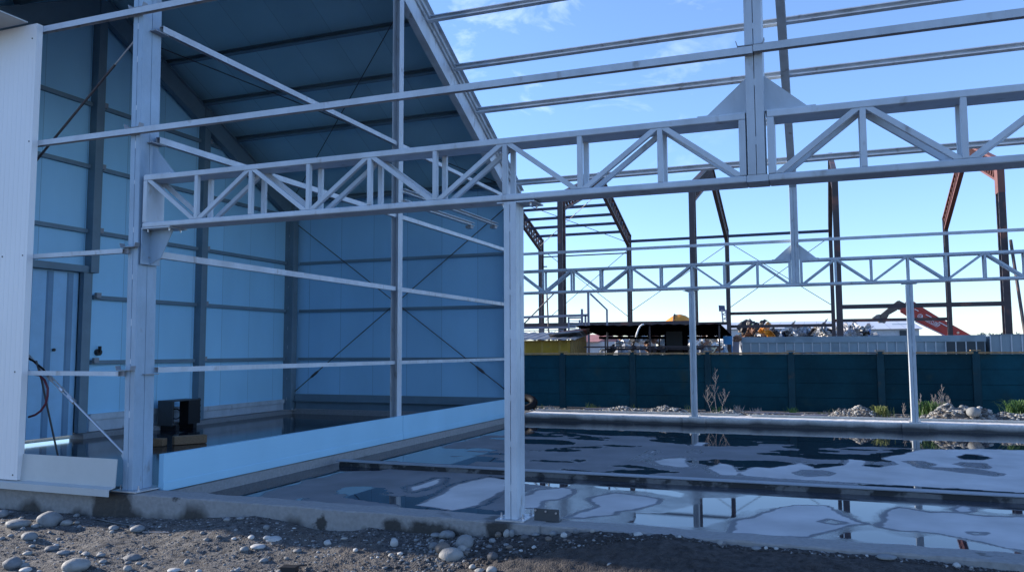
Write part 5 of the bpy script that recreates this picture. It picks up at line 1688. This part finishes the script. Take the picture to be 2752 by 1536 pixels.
def heap(label, px, py, wpx, hpx, Y, seed, rmin=0.015, rmax=0.05, n=420, dy=0.45):
    c = at(px, py, 1, Y); dpt = depth_of(c)
    rx = wpx / CAM['f'] * dpt / 2; h = hpx / CAM['f'] * dpt
    t = thing('gravel_heap', label, 'gravel heap', 'gravel heaps along the fence')
    prof = lambda u, v: max(0.0, 1 - u * u - v * v) ** .8 * (0.75 + 0.5 * mnoise.noise((u * 2.2 + seed, v * 2.2, seed)))
    z0 = -0.03
    b = MB(); n_ = 18
    vs_ = [(c.x + rx * (2 * i / n_ - 1), Y + dy * (2 * j / n_ - 1), z0 + h * prof(2 * i / n_ - 1, 2 * j / n_ - 1)) for j in range(n_ + 1) for i in range(n_ + 1)]
    b._add(vs_, [(j * (n_ + 1) + i, j * (n_ + 1) + i + 1, (j + 1) * (n_ + 1) + i + 1, (j + 1) * (n_ + 1) + i) for j in range(n_) for i in range(n_)])
    b.build('mound', MAT['ground'], t, smooth=True)
    r_ = np.random.RandomState(int(seed * 10)); pts = []
    while len(pts) < n:
        u, v = r_.uniform(-1, 1, 2)
        if u * u + v * v > .98: continue
        r = rmin + (rmax - rmin) * r_.rand() ** 2.5
        pts.append((c.x + rx * u, Y + dy * v, z0 + h * prof(u, v) + r * .2, r))
    b = MB(); pebbles(b, pts, I1, int(seed * 7)); o = b.build('stones', PEBM, t, fix=False, smooth=True); o['kind'] = 'stuff'
    return t


heap('low pale gravel heap on the far kerb left of the far post', 1680, 1095, 130, 17, 12.9, 1.3)
heap('small pointed gravel heap just left of the far post', 1790, 1097, 120, 19, 12.85, 2.1)
heap('flat pale gravel patch right of the far post', 1955, 1105, 70, 13, 12.85, 3.7, n=260)
heap('grey gravel heap with a tuft of grass on its right', 2305, 1108, 150, 29, 12.9, 4.4)
heap('tall gravel heap right of the right-hand post', 2580, 1118, 190, 44, 12.9, 5.2, 0.015, 0.07, 600)
heap('low stony heap at the right edge of the frame', 2715, 1118, 130, 26, 12.9, 6.9, 0.015, 0.06)


def stone(px, py, w, h, m, label, group=None, amp=.22, onfar=None, seed=None, name='stone', flat=False):
    z = -0.25
    if onfar is None:
        p_ = at(px, py + h * .42, 2, z)
        for _ in range(4):
            if p_.y > -0.07: p_ = at(px, py + h * .42, 1, -0.09); break
            z = zg(p_.x, p_.y); p_ = at(px, py + h * .42, 2, z)
        if p_.y >= -0.091: z = zg(p_.x, -.1)
    else:
        p_ = at(px, py, 1, onfar); z = p_.z
    dpt = depth_of(p_)
    rx = w / CAM['f'] * dpt / 2; rz = h / CAM['f'] * dpt / 2 * 1.08
    s = seed if seed is not None else (px * .37 + py * .11)
    b = MB()
    ry = (rx * .8 + rz * .3) * (0.8 if flat else 1)
    ry = min(ry, max(0.03, rx))
    lump(b, (0, 0, 0), (rx, ry, rz * 1.12), s, I3, amp, 1.1, CAM['yaw'])
    o = b.build(name, m, smooth=True)
    o.location = (p_.x - math.sin(CAM['yaw']) * ry * .3, p_.y + math.cos(CAM['yaw']) * ry * .3 if p_.y < -.35 else p_.y - .02 - ry * .5 * 0, z + rz * .62)
    tag(o, label, 'stone', group)
    return o


S = STONES
big = [
    (127, 1395, 62, 37, 0, 'largest round grey stone below the white flashing'), (43, 1407, 60, 21, 0, 'long flat pale stone left of the largest round stone'),
    (12, 1378, 36, 20, 0, 'grey stone cut by the left edge near the kerb'), (177, 1404, 31, 13, 2, 'pale low stone just right of the largest round stone'),
    (367, 1420, 38, 17, 0, 'rounded grey stone at the end of the fallen stick'), (304, 1418, 26, 13, 0, 'rounded grey stone left of the end of the fallen stick'),
    (76, 1440, 44, 20, 0, 'tilted oval stone below the long flat stone'), (136, 1473, 36, 14, 1, 'grey peaked stone in the left middle of the gravel'),
    (199, 1520, 72, 34, 2, 'biggest pale flat-topped stone at the bottom edge'), (31, 1513, 48, 29, 1, 'dark rounded stone in the bottom left corner'),
    (67, 1530, 33, 10, 4, 'white flat stone at the bottom edge left of the biggest stone'), (353, 1497, 46, 14, 1, 'long grey stone right of the biggest bottom stone'),
    (341, 1526, 22, 14, 2, 'small pale stone right of the biggest bottom stone'), (465, 1531, 36, 8, 4, 'thin white slab stone at the bottom edge'),
    (169, 1484, 32, 12, 0, 'oval grey stone above the biggest bottom stone'), (275, 1508, 22, 9, 0, 'little grey stone between the two bottom stones'),
    (93, 1412, 21, 11, 0, 'little round stone in front of the largest stone'), (107, 1411, 15, 10, 2, 'tiny pale stone touching the largest stone'),
    (734, 1450, 50, 17, 4, 'bright white rounded stone on the mound in mid foreground'), (758, 1456, 21, 8, 2, 'small pale stone against the bright white stone'),
    (692, 1468, 42, 11, 4, 'bright curved white stone below the rounded white one'), (555, 1449, 17, 10, 1, 'dark grey stone on the lit gravel slope'),
    (1249, 1457, 50, 38, 0, 'tall pale blue-grey stone of the stone pile by the nearest post'), (1212, 1490, 71, 34, 2, 'largest front stone of the stone pile by the nearest post'),
    (1189, 1472, 40, 28, 5, 'brownish middle stone of the stone pile by the nearest post'), (1243, 1475, 34, 21, 2, 'pale right-hand stone of the stone pile by the nearest post'),
    (1206, 1454, 44, 20, 0, 'angular top stone of the stone pile by the nearest post'), (1165, 1467, 27, 20, 1, 'left end stone of the stone pile by the nearest post'),
    (1059, 1457, 22, 22, 4, 'flat square white chunk left of the stone pile'), (1051, 1491, 17, 10, 2, 'small pale stone below the square white chunk'),
    (1366, 1454, 20, 19, 2, 'blocky pale stone below the nearest post'), (1343, 1457, 19, 14, 5, 'brown stone left of the blocky pale stone'),
    (1379, 1441, 15, 20, 0, 'upright grey stone leaning on the kerb below the nearest post'), (1269, 1522, 19, 12, 2, 'round stone at the bottom edge below the stone pile'),
    (1322, 1531, 30, 18, 2, 'half-cut pale stone at the bottom edge right of the pile'), (1289, 1532, 28, 10, 2, 'half-cut flat stone at the bottom edge below the pile'),
    (1489, 1434, 21, 12, 0, 'blue-grey stone resting against the kerb right of the post'), (1177, 1441, 33, 10, 0, 'flat stone behind the stone pile'),
    (1443, 1463, 20, 8, 0, 'flat bluish stone on the dark earth right of the post'), (1324, 1495, 31, 21, 3, 'dark clod of earth right of the stone pile'),
    (1551, 1450, 16, 14, 1, 'grey stone on the dark earth, left of a smaller pair'), (1595, 1450, 12, 11, 2, 'pale stone on the dark earth below the kerb'),
    (1939, 1462, 18, 14, 2, 'pale stone against the kerb in the right foreground'), (1830, 1508, 10, 9, 4, 'small round white stone on the dark earth'),
    (1639, 1518, 18, 11, 2, 'pale oval stone near the bottom edge on dark earth'), (1616, 1523, 10, 9, 2, 'pale stone beside the oval one at the bottom edge'),
    (2060, 1483, 10, 9, 4, 'white stone by the kerb in the right foreground'), (2088, 1478, 11, 8, 4, 'white stone touching the kerb in the right foreground'),
    (2036, 1508, 26, 9, 0, 'flat grey stone at the lower right foreground'), (1945, 1505, 16, 10, 1, 'grey peaked stone on the lower right earth'),
    (2387, 1532, 52, 12, 0, 'wide flat grey stone cut by the bottom edge at right'), (2572, 1524, 20, 12, 4, 'bright white stone in the bottom right corner'),
    (2610, 1513, 10, 9, 2, 'pale stone above the bright white corner stone'), (2330, 1496, 9, 7, 4, 'small white stone below the right end of the kerb'),
]
for px, py, w, h, m, lb in big:
    stone(px, py, w, h, S[m], lb, None, 0.16 if 'square' not in lb else 0.05)
rs2 = random.Random(77)
cnt = 0
while cnt < 190:
    x = rs2.uniform(-1.9, 8.3)
    ymin = -2.3 + 0.40 * (x + 0.2) if x > 0 else -2.3
    y = rs2.uniform(max(-2.3, ymin - .15), -0.12)
    r = 0.014 + 0.026 * rs2.random() ** 2
    if x > 4 and rs2.random() < .35: continue
    b = MB(); lump(b, (0, 0, 0), (r * rs2.uniform(.9, 1.4), r * rs2.uniform(.7, 1.1), r * rs2.uniform(.45, .75)), rs2.random() * 90, I2, .25, 1.2, rs2.random() * 6)
    lit = x < 4
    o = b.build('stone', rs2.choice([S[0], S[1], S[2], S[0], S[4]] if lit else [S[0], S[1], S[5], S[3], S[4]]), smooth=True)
    o.location = (x, y, zg(x, y) + r * .25)
    tag(o, 'fist-sized or smaller pebble among the gravel left of the nearest post' if lit else 'small pebble on the dark earth right of the nearest post', 'pebble', 'pebbles on the ground in front of the kerb')
    cnt += 1
pts = []
while len(pts) < 26000:
    x = rg.uniform(-2.3, 9.0)
    ymin = max(-2.5, -2.5 + 0.40 * max(0, x))
    y = rg.uniform(min(ymin, -.15), -0.075)
    d_ = mnoise.noise((x * 1.1, y * 1.9, 5.0)) + 0.25
    if rg.rand() > .45 + d_ * 1.2: continue
    r = (0.003 + 0.014 * rg.rand() ** 3.2) * (1.35 if x > 3.6 else 1.0)
    pts.append((x, y, zg(x, y) - r * .05, r))
b = MB(); pebbles(b, pts, I1, 5)
b_cols = b.mi
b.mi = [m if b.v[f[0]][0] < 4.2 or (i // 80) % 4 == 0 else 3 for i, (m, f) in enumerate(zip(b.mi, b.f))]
tag(b.build('gravel', GRIT, fix=False), kind='stuff')
# sticks and a dropped bracket
def on_ground(px, py):
    p_ = at(px, py, 2, -.25)
    for _ in range(4): p_ = at(px, py, 2, zg(p_.x, min(p_.y, -.08)))
    return p_
b = MB(); q = [on_ground(a, c) + Vector((0, 0, .015)) for a, c in ((236, 1395), (270, 1399), (310, 1408), (360, 1416))]
b.tube(q, [.004, .009, .009, .006], 6); tag(b.build('stick', MAT['darkgrey']), 'long thin curved stick lying on the gravel below the kerb', 'stick')
b = MB(); q = [on_ground(a, c) + Vector((0, 0, .01)) for a, c in ((383, 1431), (454, 1432))]
b.tube(q, .005, 6); tag(b.build('stick', MAT['twig']), 'straight pale stick lying on the gravel', 'stick')
b = MB(); q = [on_ground(a, c) + Vector((0, 0, .02)) for a, c in ((1112, 1428), (1128, 1426), (1150, 1427), (1168, 1434))]
b.tube(q, [.014, .018, .016, .01], 7); tag(b.build('stick', MAT['bark']), 'short brown branch lying below the kerb left of the post', 'stick')
q = on_ground(775, 1536)
dk = thing('metal_bracket', 'small black metal bracket with a lever at the bottom edge of the frame', 'bracket')
b = MB(); b.beam(q + Vector((-.06, 0, .02)), q + Vector((.06, .03, .02)), .09, .05); b.build('body', MAT['black'], dk)
b = MB(); q2 = on_ground(824, 1523); b.tube([q + Vector((.05, .02, .04)), q.lerp(q2, .6) + Vector((0, 0, .03)), q2 + Vector((0, 0, .02))], .008, 6); b.build('lever', MAT['black'], dk)

# big pale boulder on the heap by the right-hand post
bo = stone(2618, 1114, 36, 23, S[0], 'pale boulder resting against the tall gravel heap', None, .15, onfar=12.55)
# tyre half hidden behind the nearest post
ty = thing('tyre', 'worn dark tyre lying by the fence half hidden behind the nearest post', 'tyre')
c = at(1404, 1080, 1, 13.0)
b = MB(); n = 28
b.tube([(c.x - .05 + .36 * math.cos(a), 13.0 + .26 * math.sin(a), .12 + .14 * math.sin(a)) for a in np.linspace(0, 2 * math.pi, n)], .10, 8); b.build('tread', MAT['rubber'], ty, smooth=True)


def weed(label, px, py, h_px, Y, seed, stems=3, spread=.25):
    c = at(px, py, 1, Y); c.z = zg(c.x, Y)
    H = h_px / CAM['f'] * depth_of(c)
    t = thing('dry_weed', label, 'weed')
    rr = random.Random(seed)
    for s in range(stems):
        b = MB()
        a = (s - (stems - 1) / 2) / max(1, stems - 1) * 2 * spread if stems > 1 else 0
        lean = a * .45
        L = H * (rr.uniform(.5, .8) if s != stems // 2 else 1.0)
        base = c + Vector((rr.uniform(-.03, .03) + a * .55, rr.uniform(-.05, .05), 0))
        pts_ = [base + Vector((lean * L * u + .02 * math.sin(u * 7 + seed + s), 0.04 * math.sin(u * 4 + s), L * u)) for u in np.linspace(0, 1, 7)]
        b.tube(pts_, [.006, .0055, .005, .004, .0035, .003, .002], 5)
        for k in range(11):
            u = .28 + .68 * k / 11 + rr.uniform(-.03, .03)
            q0 = pts_[int(u * 6)].lerp(pts_[min(6, int(u * 6) + 1)], u * 6 - int(u * 6))
            sd2 = 1 if rr.random() < .5 else -1
            l_ = (1.12 - u) * H * rr.uniform(.18, .34)
            e_p = q0 + Vector((sd2 * l_ * rr.uniform(.3, .6), rr.uniform(-.5, .5) * l_, l_))
            b.tube([q0, q0.lerp(e_p, .5) + Vector((sd2 * l_ * .06, 0, -l_ * .02)), e_p], [.0032, .0028, .0018], 4)
            for _ in range(3):
                w0 = q0.lerp(e_p, rr.uniform(.35, .95))
                b.tube([w0, w0 + Vector((rr.uniform(-.3, .3) * l_, rr.uniform(-.3, .3) * l_, rr.uniform(.1, .35) * l_))], [.002, .0012], 3)
        b.build('stem', MAT['twig'], t)
    return t


weed('tall leafless weed with three stems in front of the fence', 1925, 1108, 124, 13.2, 1, 3, .30)
weed('bushy leafless weed behind the tall gravel heap', 2530, 1090, 92, 13.3, 5, 7, .22)
weed('short leafless weed just left of the right-hand post', 2445, 1100, 66, 13.3, 8, 2, .25)
weed('single thin dry stalk by the far kerb', 2238, 1108, 24, 12.7, 9, 1, .3)


def grass(label, px, py, wpx, hpx, Y, n, mat, seed, droop=.5):
    c = at(px, py, 1, Y); c.z = zg(c.x, Y)
    dpt = depth_of(c); Wd = wpx / CAM['f'] * dpt / 2; H = hpx / CAM['f'] * dpt
    t = thing('grass_tuft', label, 'grass')
    rr = random.Random(seed); b = MB()
    for _ in range(n):
        a = rr.uniform(0, 6.283); l = H * rr.uniform(.5, 1.15)
        base = c + Vector((rr.gauss(0, .35) * Wd, rr.gauss(0, .12), 0))
        d = Vector((math.cos(a), math.sin(a) * .5, 0)) * rr.uniform(.2, 1) * droop * l
        w = Vector((-d.y, d.x, 0)).normalized() * .006 if d.length > 1e-4 else Vector((.006, 0, 0))
        p0 = base; p1 = base + d * .35 + Vector((0, 0, l * .6)); p2 = base + d * .8 + Vector((0, 0, l * .9)); p3 = base + d * 1.25 + Vector((0, 0, l * .82))
        b._add([p0 - w, p0 + w, p1 - w, p1 + w, p2 - w * .7, p2 + w * .7, p3], [(0, 1, 3, 2), (2, 3, 5, 4), (4, 5, 6)])
    b.build('blades', mat, t, fix=False)
    return t


grass('small round yellow-green grass tuft on the grey gravel heap', 2368, 1108, 46, 34, 12.85, 320, MAT['grass2'], 2, .5)
grass('drooping green grass clump between the right-hand post and the bushy weed', 2495, 1098, 75, 46, 13.2, 300, MAT['grass'], 3, .9)
grass('green grass clump at the right edge of the frame by the fence', 2735, 1098, 70, 56, 13.2, 380, MAT['grass'], 4, .8)

rw = random.Random(31)
for k in range(26):
    px = rw.uniform(1420, 2740)
    c = at(px, 1100, 1, rw.uniform(13.4, 13.8))
    t = thing('weed_tuft', 'small ragged weed tuft at the foot of the dark fence', 'weed', 'ragged weed tufts along the foot of the fence')
    b = MB(); h = rw.uniform(.07, .22)
    for _ in range(rw.randint(8, 22)):
        a = rw.uniform(0, 6.283); l = h * rw.uniform(.5, 1.1)
        base = Vector((c.x + rw.gauss(0, .07), c.y + rw.gauss(0, .05), zg(c.x, c.y)))
        tip = base + Vector((math.cos(a) * l * .5, math.sin(a) * l * .4, l))
        w = Vector((.005, .002, 0))
        b._add([base - w, base + w, base.lerp(tip, .6) + w * .7 + Vector((0, 0, l * .08)), base.lerp(tip, .6) - w * .7 + Vector((0, 0, l * .08)), tip], [(0, 1, 2, 3), (3, 2, 4)])
    b.build('blades', MAT['grass2'] if rw.random() < .4 else (MAT['twig'] if rw.random() < .6 else MAT['grass']), t, fix=False)
for px, yy, L, ang, lb in ((1620, 13.3, .9, .2, 'grey board offcut lying on the gravel left of the far post'), (2080, 13.2, 1.3, -.1, 'long weathered board lying below the fence right of the far post'), (2190, 12.9, .6, .5, 'short weathered board by the single dry stalk')):
    c = at(px, 1100, 1, yy); z = zg(c.x, yy) + .03
    d_ = Vector((math.cos(ang), math.sin(ang), 0)) * L / 2
    b = MB(); b.beam(Vector((c.x, yy, z)) - d_, Vector((c.x, yy, z)) + d_, .11, .025)
    tag(b.build('board_offcut', MAT['lavender']), lb, 'board')

SC.render.engine = 'CYCLES'
SC.cycles.use_denoising = True
SC.cycles.max_bounces = 8
